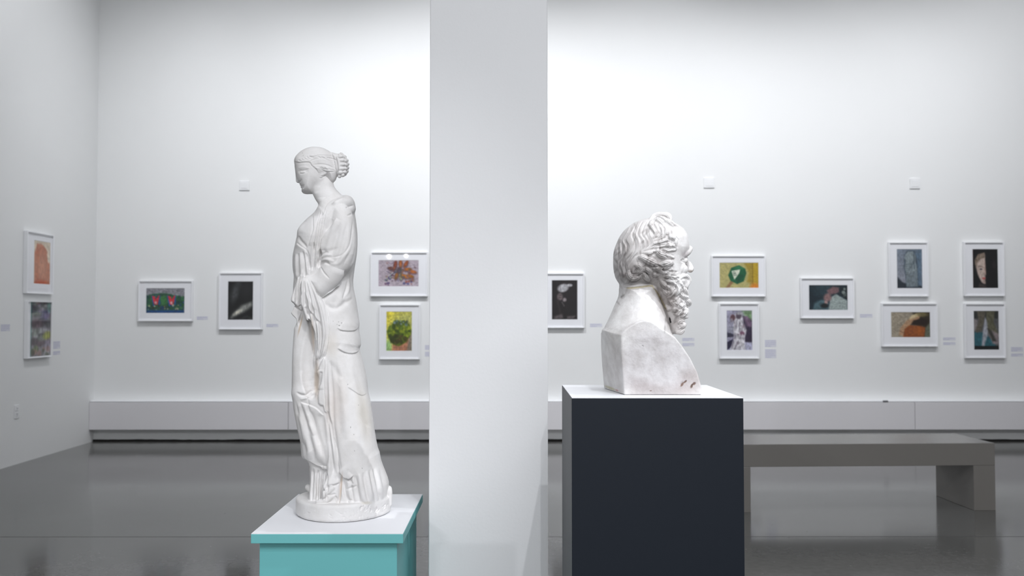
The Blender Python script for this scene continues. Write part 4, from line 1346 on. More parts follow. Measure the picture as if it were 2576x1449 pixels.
    st = [
        # face
        ('c', 4.6, 1.9, A((215, 505), (262, 520), (330, 515), (410, 500))), ('r', 2.6, 1.0, A((215, 455), (320, 440), (440, 462))),
        ('r', 2.6, 1.9, A((240, 530), (290, 532), (350, 522))), ('c', 1.2, 1.1, A((228, 492), (290, 500), (350, 488), (420, 472))), ('c', 1.1, 0.7, A((245, 552), (300, 556), (350, 540))),
        ('c', 1.3, 1.2, A((262, 785), (300, 775), (332, 768))), ('c', 1.8, 1.3, A((225, 700), (262, 695), (280, 650))),
        ('c', 2.5, 1.2, A((290, 815), (330, 800))), ('c', 6, 1.8, A((510, 900), (570, 850), (640, 740), (690, 640))),
        # hairline and hair
        ('s', 3.0, 1.8, A((150, 335), (230, 352), (340, 345), (430, 352), (465, 405), (540, 465), (590, 550))),
        ('s', 2.5, 1.6, A((600, 625), (650, 628), (720, 590), (780, 640), (850, 705))),
        ('c', 1.6, 1.8, A((465, 405), (570, 388), (680, 388), (800, 420), (930, 500))), ('r', 2.0, 1.3, A((480, 430), (600, 470), (720, 500), (900, 515))),
        ('c', 1.4, 1.6, A((560, 470), (640, 480), (740, 520), (900, 520))), ('c', 1.4, 1.2, A((430, 350), (500, 300), (620, 275), (740, 270))),
        ('c', 1.6, 1.6, A((640, 610), (720, 580), (760, 530))), ('r', 3, 1.6, A((620, 590), (690, 560), (740, 540))),
        # bun wraps
        ('c', 1.8, 2.0, A((890, 215), (915, 330), (935, 440), (940, 575))), ('r', 2.4, 1.5, A((915, 215), (950, 330), (965, 440), (965, 570))),
        # neckline
        ('s', 5.0, 2.0, A((870, 915), (760, 970), (650, 1060), (600, 1140))), ('s', 5.0, 2.2, A((1060, 985), (950, 1005), (830, 1055), (740, 1140), (690, 1260), (610, 1449))),
        ('c', 2.5, 2.2, A((1080, 1180), (1180, 1150), (1235, 1130))), ('c', 2.5, 2.0, A((1110, 1320), (1180, 1300), (1235, 1250))),
        # dress and breast
        ('s', 4.0, 2.6, B((495, 20), (500, 150), (495, 270), (450, 420), (400, 560))), ('c', 3.0, 2.8, B((228, 385), (250, 460), (320, 540), (380, 610))),
        ('s', 3, 1.8, B((370, 650), (300, 600), (260, 575), (195, 520))),
        ('c', 1.6, 3.2, B((265, 600), (270, 700), (268, 830))), ('c', 1.7, 3.2, B((150, 760), (152, 900), (165, 1050), (190, 1190))), ('c', 1.5, 2.5, B((195, 760), (210, 950), (225, 1120))),
        ('c', 2.2, 4.6, B((360, 700), (380, 800), (405, 900), (425, 995))), ('c', 2.0, 5.0, B((512, 520), (505, 700), (490, 860), (478, 1020))),
        ('r', 2.6, 2.6, B((480, 560), (478, 740), (460, 960))), ('c', 2.6, 5.5, B((615, 640), (605, 780), (580, 880), (595, 965))),
        ('r', 2.6, 3.0, B((560, 560), (545, 760), (530, 950))), ('c', 1.6, 3.2, B((690, 20), (640, 160), (612, 350), (608, 510))), ('r', 2.2, 2.2, B((600, 60), (560, 220), (535, 380), (520, 520))),
        ('c', 1.5, 2.4, B((640, 40), (590, 200), (565, 420), (558, 600))),
        ('c', 1.4, 2.4, B((290, 1040), (250, 1150), (215, 1280), (200, 1449))), ('r', 2.4, 2.0, B((310, 1000), (270, 1180), (240, 1400))), ('r', 2.2, 2.0, B((230, 1100), (180, 1280), (160, 1449))),
        # upper arm and elbow
        ('s', 5.0, 3.4, B((900, 60), (850, 160), (720, 320), (640, 470), (610, 640))), ('c', 4.5, 1.8, B((700, 300), (780, 200), (850, 80))),
        ('c', 2.6, 4.2, B((590, 960), (640, 890), (710, 862), (800, 915))), ('c', 2.2, 2.4, B((640, 740), (690, 695), (780, 690))), ('r', 3.0, 1.8, B((640, 790), (720, 740), (840, 740))), ('r', 3.5, 2.2, B((640, 860), (740, 820), (880, 860))),
        ('c', 1.6, 1.8, B((620, 940), (680, 1050), (790, 1170))), ('c', 1.6, 1.6, B((510, 1035), (570, 1030), (640, 1060))), ('c', 3.5, 1.3, B((640, 640), (780, 660), (960, 600))),
        ('r', 4, 1.6, B((760, 870), (900, 900), (1000, 830), (1150, 640), (1200, 420))), ('c', 2.5, 1.6, B((1215, 80), (1200, 330), (1150, 560), (1020, 730), (820, 780))),
        ('s', 9, 4.5, C_((640, 372), (760, 292), (850, 232), (930, 130), (1010, 0), (1060, -140))), ('c', 2.5, 1.4, B((1270, 560), (1240, 800), (1195, 1000), (1150, 1260))),
        ('c', 2.0, 1.5, C_((1110, 40), (1090, 200), (1030, 380))), ('r', 3.0, 1.6, C_((1160, -60), (1140, 150), (1090, 330))),
        ('c', 5, 2.6, C_((700, 440), (800, 530), (930, 540), (1060, 460), (1210, 370))),
        # forearm cloth
        ('c', 2.2, 4.0, C_((330, 90), (345, 200), (400, 340), (470, 450), (600, 600))), ('c', 2.4, 5.0, C_((290, 240), (320, 400), (400, 570), (520, 720), (660, 910))),
        ('r', 2.6, 2.4, C_((300, 180), (380, 330), (480, 480), (600, 620))), ('r', 2.4, 2.6, C_((270, 300), (380, 500), (500, 660), (640, 820))),
        ('c', 2.0, 3.4, C_((430, 620), (480, 760), (560, 930), (620, 1020), (670, 960))), ('c', 2.4, 4.4, C_((440, 760), (480, 900), (530, 1100), (590, 1400))),
        ('c', 2.0, 3.2, C_((540, 1000), (580, 1150), (600, 1200))), ('c', 2.0, 3.0, C_((205, 40), (180, 200), (200, 420))), ('c', 1.8, 3.0, C_((260, 40), (215, 200), (210, 380), (240, 500))),
        ('c', 2.6, 6.0, C_((335, 520), (370, 600), (405, 670))), ('c', 1.8, 4.0, C_((330, 650), (290, 760), (250, 900), (215, 1070))), ('c', 3.2, 5.0, C_((460, 850), (475, 1000), (490, 1200), (505, 1449))),
        ('s', 4, 2.5, C_((690, 1449), (740, 1350), (770, 1150), (785, 900), (770, 700), (720, 520), (650, 380))),
        ('c', 1.8, 2.6, C_((410, 700), (405, 900), (412, 1200), (400, 1449))), ('r', 2.0, 2.2, C_((430, 900), (440, 1200), (445, 1449))),
        # mantle lobes
        ('s', 7, 1.9, C_((930, 905), (1000, 952), (1150, 965), (1260, 950), (1325, 880))), ('s', 7, 2.3, C_((930, 1275), (1040, 1345), (1180, 1375), (1300, 1345), (1355, 1255))),
        # skirt
        ('c', 5.0, 6.5, D((460, 350), (450, 470), (440, 570), (400, 660))), ('c', 3.0, 3.6, D((150, 645), (230, 690), (320, 685), (390, 610))), ('r', 3.0, 2.4, D((210, 760), (330, 715), (450, 640))),
        ('s', 4.0, 2.6, D((570, 990), (450, 880), (330, 830), (215, 795))), ('s', 4, 3.0, D((480, 300), (478, 450), (480, 610))),
        ('c', 2.6, 5.0, D((585, 260), (600, 500), (618, 800), (622, 960), (680, 1130), (725, 1449))), ('c', 2.0, 2.0, D((330, 700), (340, 1000))),
        ('s', 6, 1.1, D((930, 560), (1080, 670), (1180, 690), (1235, 640))), ('c', 6, 1.5, D((650, 170), (750, 320), (860, 440))), ('c', 4, 1.3, D((1100, 960), (1200, 1100), (1300, 1180))),
        ('r', 4.0, 2.6, D((170, 960), (230, 1180), (270, 1449))), ('c', 5.0, 2.4, D((190, 860), (280, 1060), (420, 1330))), ('r', 5, 2.0, D((330, 1100), (430, 1300))),
        ('c', 6, 2.6, D((380, 930), (440, 1150), (500, 1449))), ('c', 4, 2.2, D((560, 1000), (570, 1200), (600, 1449))),
        # hem
        ('s', 6, 4.5, E((140, 290), (270, 370), (360, 430), (510, 495))), ('c', 2.6, 4.5, E((600, 0), (640, 250), (665, 480), (720, 590))), ('s', 6, 4.5, E((670, 495), (760, 612), (840, 635), (900, 580))),
        ('c', 2.8, 6.5, E((722, 585), (700, 740), (690, 900), (660, 1040))), ('c', 2.6, 6.0, E((745, 620), (755, 760), (770, 870), (830, 940), (900, 970))), ('c', 2.2, 3.6, E((750, 610), (830, 650), (910, 710))),
        ('c', 2.4, 3.0, E((780, 800), (860, 770), (950, 740))), ('s', 4, 3.6, E((500, 745), (600, 720), (690, 690))), ('c', 2.4, 2.6, E((500, 880), (560, 880), (640, 860))),
        ('c', 2.2, 4.0, E((625, 890), (650, 960), (655, 1040))), ('r', 2.6, 2.6, E((520, 60), (545, 300), (530, 520), (505, 720))),
    ]
    st = [q_ for q_ in st if not (q_[0] in 'cr' and any(560 < v[1] < 910 and v[0] < 812 for v in q_[3][1:2]) and q_[1] < 2.3)]
    st += [('c', 2.4, 5.5, B((360, 690), (378, 800), (402, 900), (428, 1005))), ('c', 2.3, 6.0, B((514, 500), (506, 700), (490, 860), (476, 1030))), ('c', 2.6, 6.0, B((617, 620), (606, 780), (592, 880), (594, 975)))]
    st += bundle([(806, 530), (796, 575), (790, 610), (787, 645), (784, 684)], [(822, 530), (813, 560), (806, 600), (804, 640), (801, 676)], 3, 3.4)
    st += bundle([(741, 640), (739, 665), (742, 705)], [(772, 628), (778, 660), (779, 690)], 3, 3.0)
    st += bundle([(753, 688), (744, 715), (739, 758)], [(768, 690), (764, 720), (765, 778)], 3, 3.2)
    st += bundle([(765, 700), (768, 745), (778, 800), (785, 860), (786, 930)], [(778, 700), (803, 750), (817, 800), (820, 850), (806, 905)], 3, 4.0)
    st += bundle([(788, 1178), (786, 1220), (784, 1262)], [(824, 1190), (822, 1225), (822, 1262)], 3, 4.0)
    st += bundle([(868, 1205), (870, 1235), (876, 1270)], [(956, 1172), (966, 1215), (974, 1256)], 6, 3.0, 1.0, 0.5)
    st += bundle([(820, 910), (822, 1000), (827, 1080), (838, 1190)], [(831, 905), (836, 1000), (840, 1080), (858, 1190)], 1, 3.0)
    st += bundle([(744, 1010), (756, 1080), (772, 1150)], [(770, 1010), (795, 1080), (822, 1168)], 2, 2.4)
    st += bundle([(845, 905), (852, 1000), (858, 1100)], [(890, 920), (915, 1010), (930, 1120)], 2, 1.6)
    st += bundle([(855, 720), (846, 745), (842, 775)], [(888, 640), (884, 700), (892, 760)], 2, 1.6)
    st += bundle([(838, 560), (818, 610), (812, 650)], [(888, 560), (884, 620), (862, 670)], 3, 1.3)
    rs = np.random.RandomState(4)
    # fluted hem of the gown
    # waved hair combed back to the bun
    for i in range(13):
        a0 = (190 + i * 22, 300 - i * 11) if i < 6 else (300 + (i - 6) * 60, 230 - (i - 6) * 2)
        p0 = np.array(a0, float); p1 = np.array((900.0, 215 + i * 18))
        pts = []
        for t in np.linspace(0, 1, 6):
            q = p0 + (p1 - p0) * t
            pts.append((q[0], q[1] - 38 * math.sin(math.pi * t) * (1 if i < 7 else 0.2) + 9 * math.sin(9 * t + i)))
        st.append(('c' if i % 2 else 'r', 1.5, 1.1, A(*pts)))
    for i in range(9):                                  # short waves over the temple
        x0 = 560 + i * 34
        st.append(('c', 1.3, 1.3, A((x0, 205 + 6 * i + 12 * (i % 3)), (x0 + 30, 245 + 5 * i), (x0 + 78, 275 + 6 * i))))
    for i in range(5):
        st.append(('c', 1.3, 1.3, A((230 + 45 * i, 300 - 22 * i), (250 + 50 * i, 325 - 16 * i), (300 + 55 * i, 330 - 14 * i))))
    for i in range(4):
        st.append(('r', 1.8, 1.1, A((600 + i * 72, 440 + 8 * i), (650 + i * 70, 425 + 14 * i), (700 + i * 64, 470 + 8 * i))))
    # wrinkles and roughness of the ground plate
    for i in range(30):
        x = rs.uniform(755, 975); y = rs.uniform(1284, 1312)
        st.append(('c', 1.6, 0.7, [(x, y), (x + rs.uniform(-7, 7), y + rs.uniform(-6, 6)), (x + rs.uniform(-9, 9), y + rs.uniform(-9, 9))]))
    for i in range(16):
        x = rs.uniform(900, 974); y = rs.uniform(1276, 1300)
        st.append(('c', 1.5, 1.6, [(x, y), (x + rs.uniform(-3, 8), y - rs.uniform(4, 9)), (x + rs.uniform(0, 9), y - rs.uniform(9, 16))]))
    st = [(k, w_ * (1.3 if k != 's' and v_ > 560 and w_ > 1.5 else 1), h_ * (1.15 if v_ > 560 else 1), p_) for k, w_, h_, p_ in st for v_ in (p_[0][1],)]
    co = brush(co, N, st, S.s)
    co[:, 2] = np.maximum(co[:, 2], HT + 0.0002)
    stains_shade = [(852, 810, 0.9, 0.9, 0, 0.5, (0.35,) * 3, 1), (859.5, 812.4, 1.3, 1.2, 0, 0.5, (0.3,) * 3, 1), (853.6, 819, 2.0, 1.2, 20, 0.6, (0.4,) * 3, 1), (848, 816, 0.9, 0.9, 0, 0.5, (0.45,) * 3, 1),
              (838, 808, 0.8, 0.8, 0, 0.5, (0.45,) * 3, 1), (882, 1075, 0.9, 2.2, 0, 0.6, (0.4,) * 3, 1), (890, 1093, 1.0, 1.4, -30, 0.6, (0.5,) * 3, 1), (892, 1134, 0.9, 1.6, -20, 0.6, (0.5,) * 3, 1),
              (911, 1178, 0.8, 1.8, -20, 0.6, (0.45,) * 3, 1), (875, 967, 1.0, 1.4, 0, 0.6, (0.5,) * 3, 1), (902, 1019, 0.8, 1.2, 0, 0.6, (0.55,) * 3, 1),
              (761, 385, 0.9, 0.9, 0, 0.5, (0.5,) * 3, 1), (763, 391, 0.9, 0.9, 0, 0.5, (0.5,) * 3, 1), (922, 1265, 12, 3.5, 0, 0.9, (0.88, 0.86, 0.80), 1),
              (845, 1020, 22, 60, 5, 1.2, (0.97, 0.93, 0.90), 1), (915, 1040, 14, 60, -8, 1.2, (0.97, 0.945, 0.89), 1), (835, 870, 14, 25, 0, 1.2, (0.975, 0.95, 0.91), 1),
              (797, 955, 6, 40, 0, 1.0, (0.90, 0.80, 0.70), 1), (755, 820, 2, 22, 14, 1.0, (0.80, 0.68, 0.55), 1), (787, 840, 3, 40, -4, 1.0, (0.90, 0.82, 0.74), 1),  # brown tints laid along the deepest drapery folds
              (858, 1225, 2.5, 30, 5, 1.0, (0.85, 0.75, 0.66), 1)]  # brown tint down a deep hem fold
    return finish('draped_woman_statue', co, Fc, M['plaster_a'], (float(cxw), YS, HT), 'white plaster statue of a robed woman with a hair bun standing on the teal plinth', 'statue', stains_shade)


# ------------------------------------------------------------------ the bearded bust
def build_bust():
    YS = 2.65
    S = Sculpt(YS, P(1495, 900, 2.78)[0], P(1775, 900, 2.5)[0] + 0.012, HB - 0.004, P(1650, 528, YS)[2], 0.135, 0.135, VOX_B)
    T1 = lambda *p: CR(1530, 530, 7.243, *p)
    T2 = lambda *p: CR(1580, 680, 7.245, *p)
    T3 = lambda *p: CR(1500, 700, 4.829, *p)
    # block of the chest: prism between the two flat cut flanks, its back face skewed
    near = 0.115 / S.s
    side_poly = [(1563, 842), (1572, 831), (1583, 822), (1603, 810.5), (1622, 805), (1641, 810), (1661, 823), (1684, 838), (1700, 850), (1717, 871), (1738, 903), (1755, 938), (1763, 967), (1766.5, 980),
                 (1766, 1000), (1571.5, 1000), (1568, 960), (1565, 920), (1563, 880)]
    Yn = YS - 0.115
    q = np.array([P(a, b_, Yn) for a, b_ in side_poly])
    X, Z = np.meshgrid(S.gx, S.gz, indexing='ij')
    val = np.empty(S.f.shape, np.float32)
    xr = q[:, 0].max()
    for j, y in enumerate(S.gy):
        t = (y - Yn)
        k_ = np.clip((xr - X) / 0.2, 0, 1)
        bul = 0.020 * math.sin(math.pi * min(max(t / 0.23, 0), 1)) * np.clip((Z - HB) / 0.17, 0, 1)
        Xs = X + (0.145 * max(t, 0) + bul) * k_
        sd = sdpoly(Xs, Z, q[:, [0, 2]])
        a = sd + 0.004; b_ = np.full_like(sd, abs(y - YS) - 0.115) + 0.004
        val[:, j, :] = np.hypot(np.maximum(a, 0), np.maximum(b_, 0)) + np.minimum(np.maximum(a, b_), 0) - 0.004
    S._comb(np.s_[:, :, :], val, 0, 'add')
    # neck spreading to the shoulders
    S.inflate([(1563, 712), (1556, 745), (1544, 773), (1531, 803), (1521, 823), (1515, 836), (1535, 880), (1600, 900), (1700, 880), (1698, 850), (1686, 835), (1676, 800), (1665, 765), (1655, 740), (1650, 715), (1610, 700)],
              62, [(700, 58), (740, 60), (780, 72), (820, 90), (850, 96), (900, 92)], 0, 9, smooth=4)
    # skull
    S.inflate(T1((240, 1390), (200, 1330), (130, 1210), (97, 1050), (92, 920), (102, 750), (150, 600), (205, 480), (290, 360), (400, 270), (520, 195), (640, 155), (760, 130), (900, 110), (1050, 130), (1200, 215),
                 (1330, 300), (1400, 380), (1440, 460), (1462, 600), (1470, 700), (1440, 800), (1410, 880), (1400, 1000), (1400, 1150), (1380, 1300), (1200, 1420), (900, 1400), (600, 1390), (400, 1400)),
              74, 74, 0, 4, smooth=4)
    # jaw and beard mass
    S.inflate(T2((350, 240), (480, 345), (560, 480), (640, 680), (690, 850), (740, 1000), (790, 1130), (860, 1165), (950, 1160), (1000, 1125), (1042, 1040), (1040, 960), (1020, 900), (1070, 850), (1065, 740),
                 (1085, 660), (1100, 580), (1075, 440), (1095, 300), (1110, 180), (1040, 60), (800, -60), (500, 0)),
              40, [(660, 62), (740, 54), (800, 40), (842, 26)], 0, 5, smooth=4)
    # brow, nose, cheeks, lip
    for sg in (1, -1):
        S.tube([(1735, 626, 6 * sg, 8), (1729, 634, 20 * sg, 9), (1721, 640, 32 * sg, 8.5)], 3)
        S.ell(1722, 655, 27 * sg, 9, 8, 8, 0, 2)            # eyeball
        S.ell(1716, 678, 34 * sg, 15, 14, 15, 0, 6)          # cheekbone
        S.ell(1736.5, 680, 9 * sg, 7, 6, 7, 0, 2)            # nostril wing
        S.ell(1726, 647, 19 * sg, 7, 4, 9, 0, 2, 'sub')      # inner eye hollow
    S.tube([(1723, 643, 0, 6), (1725.5, 655, 0, 6.5), (1733, 666, 0, 7.5), (1736.3, 676, 0, 9.5)], 3)
    S.ell(1730, 702, 0, 8, 7, 20, 0, 3)
    near_, far_, has_ = S.depthmap()
    # curls (px, py, radius)
    curls = [
        # fringe on the crown
        T1((760, 150, 3), (830, 100, 5), (920, 75, 6), (1010, 75, 6), (1080, 85, 6.5), (1110, 130, 7), (1140, 190, 6)),
        T1((1040, 150, 5), (1110, 200, 6), (1180, 250, 5.5), (1265, 290, 4.0)), T1((900, 110, 4), (1000, 150, 6), (1080, 210, 6), (1180, 285, 5)),
        T1((800, 175, 4), (900, 165, 6), (975, 215, 6), (1000, 290, 4)), T1((790, 200, 5), (770, 260, 6), (820, 330, 6), (860, 390, 6), (850, 450, 4)),
        T1((850, 220, 4), (880, 300, 5), (910, 370, 5.5), (880, 440, 5), (830, 490, 3.5)), T1((930, 250, 4), (970, 330, 5.5), (970, 420, 5.5), (910, 480, 4)),
        T1((1030, 290, 3), (1050, 350, 5), (1030, 440, 5), (980, 500, 4)),
        # temple locks
        T1((1090, 320, 3.5), (1110, 400, 5), (1130, 470, 6), (1190, 500, 6.5), (1225, 460, 5)), T1((1190, 480, 5), (1225, 540, 6), (1215, 620, 6), (1235, 700, 4)),
        T1((800, 650, 3.5), (850, 605, 5), (940, 590, 6), (1030, 555, 6), (1075, 520, 4)), T1((780, 690, 3), (870, 660, 4.5), (980, 640, 5.5), (1100, 620, 6), (1170, 640, 4)),
        T1((930, 690, 5), (900, 740, 8), (950, 790, 9), (1020, 810, 9), (1080, 830, 7)), T1((1040, 690, 4), (1110, 660, 6), (1180, 640, 6), (1230, 700, 4)),
        T1((1000, 690, 4), (1080, 720, 5), (1180, 710, 5), (1230, 720, 3)), T1((1040, 780, 4), (1120, 830, 5), (1190, 860, 4)),
        T1((610, 780, 4), (700, 780, 6), (790, 760, 6), (880, 700, 5)), T1((560, 880, 4), (600, 840, 7), (690, 880, 9), (790, 930, 9.5), (880, 970, 7), (930, 985, 4)),
        T1((950, 1000, 5), (1020, 970, 8), (1100, 960, 9), (1160, 930, 7)), T1((960, 1030, 4), (1040, 1040, 6), (1120, 1000, 6), (1180, 950, 4)),
        T1((370, 1110, 6), (380, 1170, 7), (440, 1220, 8), (520, 1215, 7), (600, 1180, 4)), T1((490, 1000, 5), (560, 1000, 8), (600, 1060, 8), (540, 1120, 6), (520, 1170, 4)),
        T1((640, 1130, 5), (680, 1180, 7), (720, 1240, 6), (765, 1290, 3.5)), T1((640, 1080, 5), (700, 1060, 7), (760, 1100, 7), (800, 1150, 5)),
        T1((820, 1150, 4), (850, 1165, 6), (910, 1175, 5)), T1((800, 1050, 4), (880, 1040, 6), (950, 1080, 6), (1000, 1130, 4)), T1((980, 1110, 4), (1050, 1130, 6), (1120, 1080, 5)),
        T1((1010, 1190, 5), (1100, 1170, 8), (1190, 1200, 8), (1280, 1210, 6)), T1((1130, 1130, 4), (1180, 1150, 5), (1260, 1150, 4)),
        # beard
        T2((600, 190, 4), (640, 240, 6), (700, 290, 7), (760, 320, 7), (790, 370, 5)), T2((700, 200, 5), (780, 190, 7), (860, 230, 7), (850, 290, 5)), T2((860, 170, 5), (910, 190, 6), (920, 240, 5)),
        T2((650, 330, 5), (690, 380, 7), (740, 410, 7), (790, 370, 5)), T2((830, 300, 5), (820, 370, 7), (790, 440, 6), (720, 500, 5)), T2((900, 260, 6), (940, 340, 7), (900, 400, 7), (860, 460, 5)),
        T2((980, 300, 5), (1030, 370, 7), (1060, 440, 6), (1050, 480, 4)), T2((960, 400, 5), (1000, 460, 6), (1060, 500, 6), (1100, 540, 5)), T2((1040, 540, 5), (1090, 570, 7), (1110, 610, 6), (1080, 660, 4)),
        T2((880, 500, 5), (870, 560, 7), (870, 610, 7), (800, 640, 5)), T2((930, 530, 5), (910, 600, 7), (960, 660, 7), (1010, 620, 6), (1000, 560, 4)), T2((760, 560, 4), (820, 590, 6), (860, 640, 5)),
        T2((800, 740, 5), (870, 700, 7), (930, 720, 7), (920, 780, 7), (850, 790, 5)), T2((1010, 700, 6), (1050, 740, 8), (1010, 800, 8), (940, 850, 6)), T2((930, 870, 4), (1000, 850, 6), (1080, 860, 4)),
        T2((920, 960, 5), (960, 920, 7), (1010, 930, 6)), T2((930, 1050, 5), (990, 1000, 8), (1030, 1000, 7)), T2((880, 1110, 6), (950, 1110, 9), (1010, 1060, 7)), T2((700, 640, 4), (740, 690, 6), (800, 680, 5)),
        # moustache
        T2((950, 150, 4), (1000, 110, 6), (1060, 110, 6), (1110, 170, 6), (1090, 240, 5), (1060, 330, 4)), T2((930, 180, 5), (960, 250, 6), (1000, 320, 5)),
    ]
    shaped = []
    for c in curls:
        n_ = len(c)
        shaped.append([(a, b_, r * (1.12 if 0 < i < n_ - 1 else 0.6)) for i, (a, b_, r) in enumerate(c)])
    S.curls(shaped, k=1.8, lift=0.08)
    # carve-out behind the beard
    S.ell(1691, 742, 0, 1, 1, 1, 0, 0)
    S.f[:, :, S.gz < HB + 0.0006] = 0.002
    co, Fc = S.mesh()
    co = relax(co, Fc, 1, 0.4)
    N = vnormals(co, Fc)
    st = []
    cc = lambda w, h, p: st.append(('c', w, h, p))
    # long waved strands on the back of the head
    base = [[(540, 200), (480, 330), (440, 450), (480, 560), (480, 680), (420, 800), (330, 900), (300, 1020), (330, 1150), (320, 1330)],
            [(440, 260), (380, 370), (290, 520), (330, 620), (340, 720), (280, 830), (240, 930), (270, 1040), (310, 1180), (300, 1360)],
            [(370, 310), (280, 430), (220, 540), (240, 640), (250, 760), (220, 860), (190, 980), (230, 1120), (250, 1260), (260, 1380)],
            [(300, 380), (220, 500), (160, 640), (170, 760), (160, 880), (130, 990), (160, 1140), (200, 1280), (230, 1370)],
            [(640, 180), (560, 320), (540, 430), (590, 530), (610, 640), (560, 760), (470, 850), (400, 950), (350, 1040)],
            [(700, 200), (640, 320), (620, 430), (690, 540), (680, 640), (620, 730), (600, 800)],
            [(740, 220), (700, 330), (700, 430), (760, 540), (760, 620), (680, 700)],
            [(220, 520), (150, 680), (130, 800), (110, 930), (120, 1080), (170, 1240)]]
    for j, ln in enumerate(base):
        for dx, w, h in ((0, 1.9, 3.0), (14, 1.2, 1.7), (27, 1.4, 2.0), (-14, 1.1, 1.3), (40, 1.0, 1.1)):
            wob = 5 * math.sin(j + dx)
            cc(w * 1.15, h * 1.15, T1(*[(a + dx + wob * math.sin(i), b_) for i, (a, b_) in enumerate(ln)]))
        st.append(('r', 3.0, 2.0, T1(*[(a + 20, b_) for a, b_ in ln])))
    # strand grooves along every curl
    for k, c in enumerate(curls):
        p = np.array(c)
        dx = np.gradient(p[:, 0]); dy = np.gradient(p[:, 1])
        nrm = np.stack([-dy, dx], 1) / (np.hypot(dx, dy)[:, None] + 1e-6)
        r = p[:, 2:3]
        for o_, w, h in ((0.10, 1.0, 1.7), (-0.45, 1.0, 1.7), (0.62, 1.0, 1.6), (1.15, 2.0, 2.8), (-1.15, 1.8, 2.4)):
            cc(w, h, [tuple(v) for v in (p[:, :2] + nrm * r * o_)])
    # hair edge against the neck, glue seam, back arris
    st.append(('s', 4, 2.6, T3((310, 105), (430, 115), (540, 100), (660, 100), (740, 170), (800, 290), (880, 470), (920, 640))))
    cc(1.6, 1.2, T3((430, 118), (540, 108), (650, 95), (700, 130)))
    st.append(('c', 3.0, 2.5, T1((1380, 880), (1345, 905), (1320, 890))))
    st.append(('c', 2.2, 1.6, T1((1400, 960), (1360, 930), (1330, 940))))
    st.append(('c', 2.4, 2.0, T1((1400, 1010), (1370, 1100), (1330, 1180), (1300, 1260))))
    st.append(('c', 1.6, 1.0, T3((560, 815), (575, 830))))
    rs = np.random.RandomState(9)
    for i in range(40):                                 # knocks and tool marks
        x = rs.uniform(1572, 1750); y = rs.uniform(840, 985)
        st.append(('c', 0.9, 0.5, [(x, y), (x + rs.uniform(-6, 6), y + rs.uniform(-4, 4))]))
    for p in (((1020, 1300), (1050, 1250)), ((1050, 1285), (1095, 1240)), ((1150, 1330), (1165, 1290)), ((1170, 1300), (1200, 1270))):
        cc(1.8, 2.4, T3(*p))
    co = brush(co, N, st, S.s)
    co[:, 2] = np.maximum(co[:, 2], HB + 0.0002)
    g = (0.86, 0.845, 0.84)
    stains_shade = [(1650, 925, 105, 78, 8, 0.5, (0.84, 0.83, 0.845), 1), (1660, 985, 90, 18, 0, 0.9, (0.84, 0.81, 0.80), 1), (1735, 960, 30, 35, 30, 0.9, (0.82, 0.78, 0.77), 1), (1610, 965, 30, 15, 10, 1.0, (0.86, 0.83, 0.83), 1),  # flank marks: dirt, deepened to paint in the weaker light here
              (1625, 840, 50, 20, 12, 1.0, (0.93, 0.92, 0.93), 1),
              (1541, 905, 30, 75, 0, 0.6, (0.86, 0.85, 0.84), 0),  # tones the whole back face greyer
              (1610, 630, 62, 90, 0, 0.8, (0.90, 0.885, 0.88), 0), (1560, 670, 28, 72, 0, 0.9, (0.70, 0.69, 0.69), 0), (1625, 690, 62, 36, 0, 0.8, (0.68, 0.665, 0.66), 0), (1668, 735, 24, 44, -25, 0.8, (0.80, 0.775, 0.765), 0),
              (1690, 780, 26, 60, -15, 0.8, (0.80, 0.775, 0.765), 0), (1723, 640, 11, 9, 0, 0.7, (0.80, 0.775, 0.79), 0), (1739, 684, 8, 5, 0, 0.7, (0.74, 0.69, 0.66), 0),  # last two darken the brow and the nose underside
              (1716, 967, 3.0, 6.5, 35, 0.5, (0.36, 0.25, 0.20), 1), (1724, 960, 2.2, 5, 50, 0.5, (0.36, 0.26, 0.21), 1), (1740, 971, 3.0, 6, 20, 0.5, (0.32, 0.24, 0.20), 1), (1746, 965, 3.5, 5, 50, 0.5, (0.40, 0.30, 0.26), 1),
              (1637, 983, 3.0, 1.1, 0, 0.6, (0.35, 0.25, 0.2), 1), (1685.5, 804, 1.9, 6.5, -12, 0.4, (0.004, 0.004, 0.004), 1), (1687, 810, 2.0, 2.5, 0, 0.4, (0.004, 0.004, 0.004), 1),  # last two paint in the darkness of a hole beside the beard
              (1552, 982, 4, 1.6, 20, 0.6, (0.9, 0.45, 0.5), 0), (1535, 976, 14, 3, 22, 0.8, (0.80, 0.78, 0.58), 0), (1617, 870, 3, 0.8, 40, 0.6, (0.45,) * 3, 1)]
    hair = [(1552, 690, 25, 70), (1600, 640, 50, 80), (1650, 620, 45, 70), (1640, 690, 60, 32), (1690, 770, 30, 60)]
    for i in range(150):                                # patches of old patina left on the locks
        hx, hy, ax_, ay_ = hair[i % 5]
        g_ = rs.uniform(0.66, 0.86)
        stains_shade.append((hx + ax_ * rs.uniform(-1, 1), hy + ay_ * rs.uniform(-1, 1), rs.uniform(1.5, 3.5), rs.uniform(4, 12), rs.uniform(-50, 60), 0.9, (g_, g_ * 0.985, g_ * 0.98), 0))
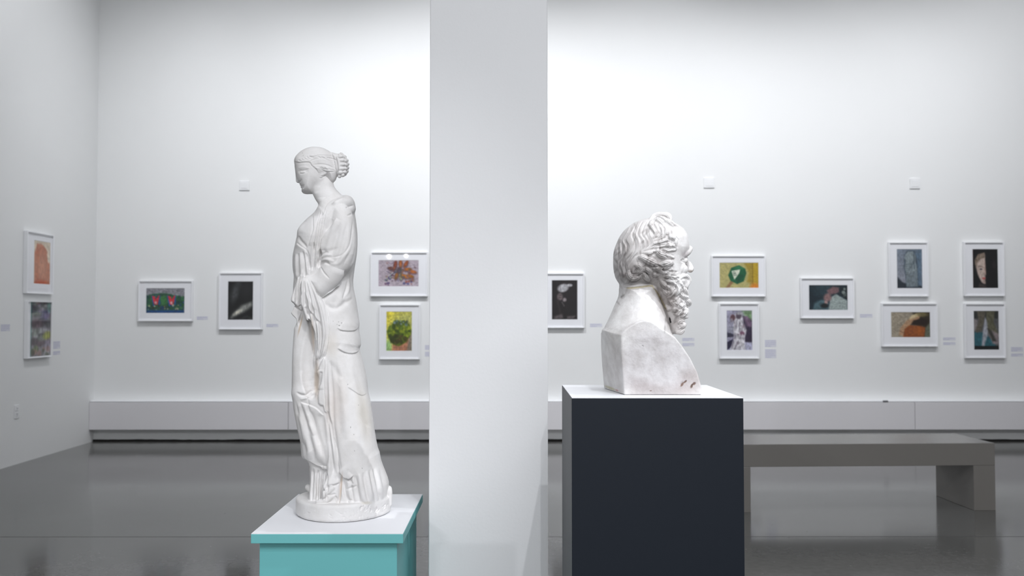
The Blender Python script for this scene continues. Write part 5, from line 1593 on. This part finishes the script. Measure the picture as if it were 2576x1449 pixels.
    for i, (x, y) in enumerate(T3((400, 120), (450, 117), (500, 112), (550, 106), (600, 98), (650, 92), (690, 108), (730, 160), (760, 205), (785, 250), (810, 300), (835, 350))):
        stains_shade.append((x, y, 7, 2.2, (0 if i < 6 else 60), 0.7, (0.86, 0.80, 0.58), 1))
    ox = float(P(1665, 993, YS)[0])
    return finish('bearded_man_bust', co, Fc, M['plaster_b'], (ox, YS, HB), 'worn white plaster bust of a bearded man in profile on the black plinth', 'bust', stains_shade)


VOX_A, VOX_B = 0.0016, 0.0014
build_woman()
build_bust()

# ------------------------------------------------------------------ track spotlights that give the light
WHERE = ['over the left end of the back wall', 'over the flower picture on the back wall', 'over the wall between bust and pillar', 'over the hand and book picture', 'over the wall right of the face picture',
         'turned to the left wall', 'high right in front of the robed statue', 'high in front of the bust', 'aimed from the far right at the bust', 'low at the far end, left one of the close pair', 'low at the far end, right one of the close pair', 'low at the far end on its own']


def track_light(i, loc, d):
    r = thing('track_spotlight', 'white ceiling-hung spotlight ' + WHERE[i], 'spotlight', tuple(loc), 0, 'track spotlights')
    q = d.to_track_quat('-Z', 'Y').to_matrix().to_4x4()
    bm = bmesh.new()
    n = 24
    prof = [(0.045, 0.02), (0.05, 0.0), (0.05, 0.16), (0.035, 0.185), (0.0001, 0.19)]
    prof = [(0.046, 0.005), (0.052, -0.002), (0.052, 0.15), (0.036, 0.175), (0.0002, 0.178)]
    rings = [[bm.verts.new((a * math.cos(2 * math.pi * k / n), a * math.sin(2 * math.pi * k / n), z)) for k in range(n)] for a, z in prof]
    for a, b_ in zip(rings[:-1], rings[1:]):
        for k in range(n):
            bm.faces.new((a[k], a[(k + 1) % n], b_[(k + 1) % n], b_[k]))
    bm.transform(q)
    obj('housing', bm, M['lampbody'], r, smooth=True)
    bm = bmesh.new()
    bmesh.ops.create_circle(bm, cap_ends=True, segments=n, radius=0.044)
    bm.transform(q @ Matrix.Translation((0, 0, 0.02)))
    obj('lens', bm, M['lens'], r)
    top = q @ Vector((0, 0, 0.1))
    boxo('stem', M['lampbody'], top.x - 0.008, top.x + 0.008, top.y - 0.008, top.y + 0.008, top.z, ROOM_H - loc[2], r)


for i, (loc, d) in enumerate(LAMPS):
    track_light(i, loc, d)
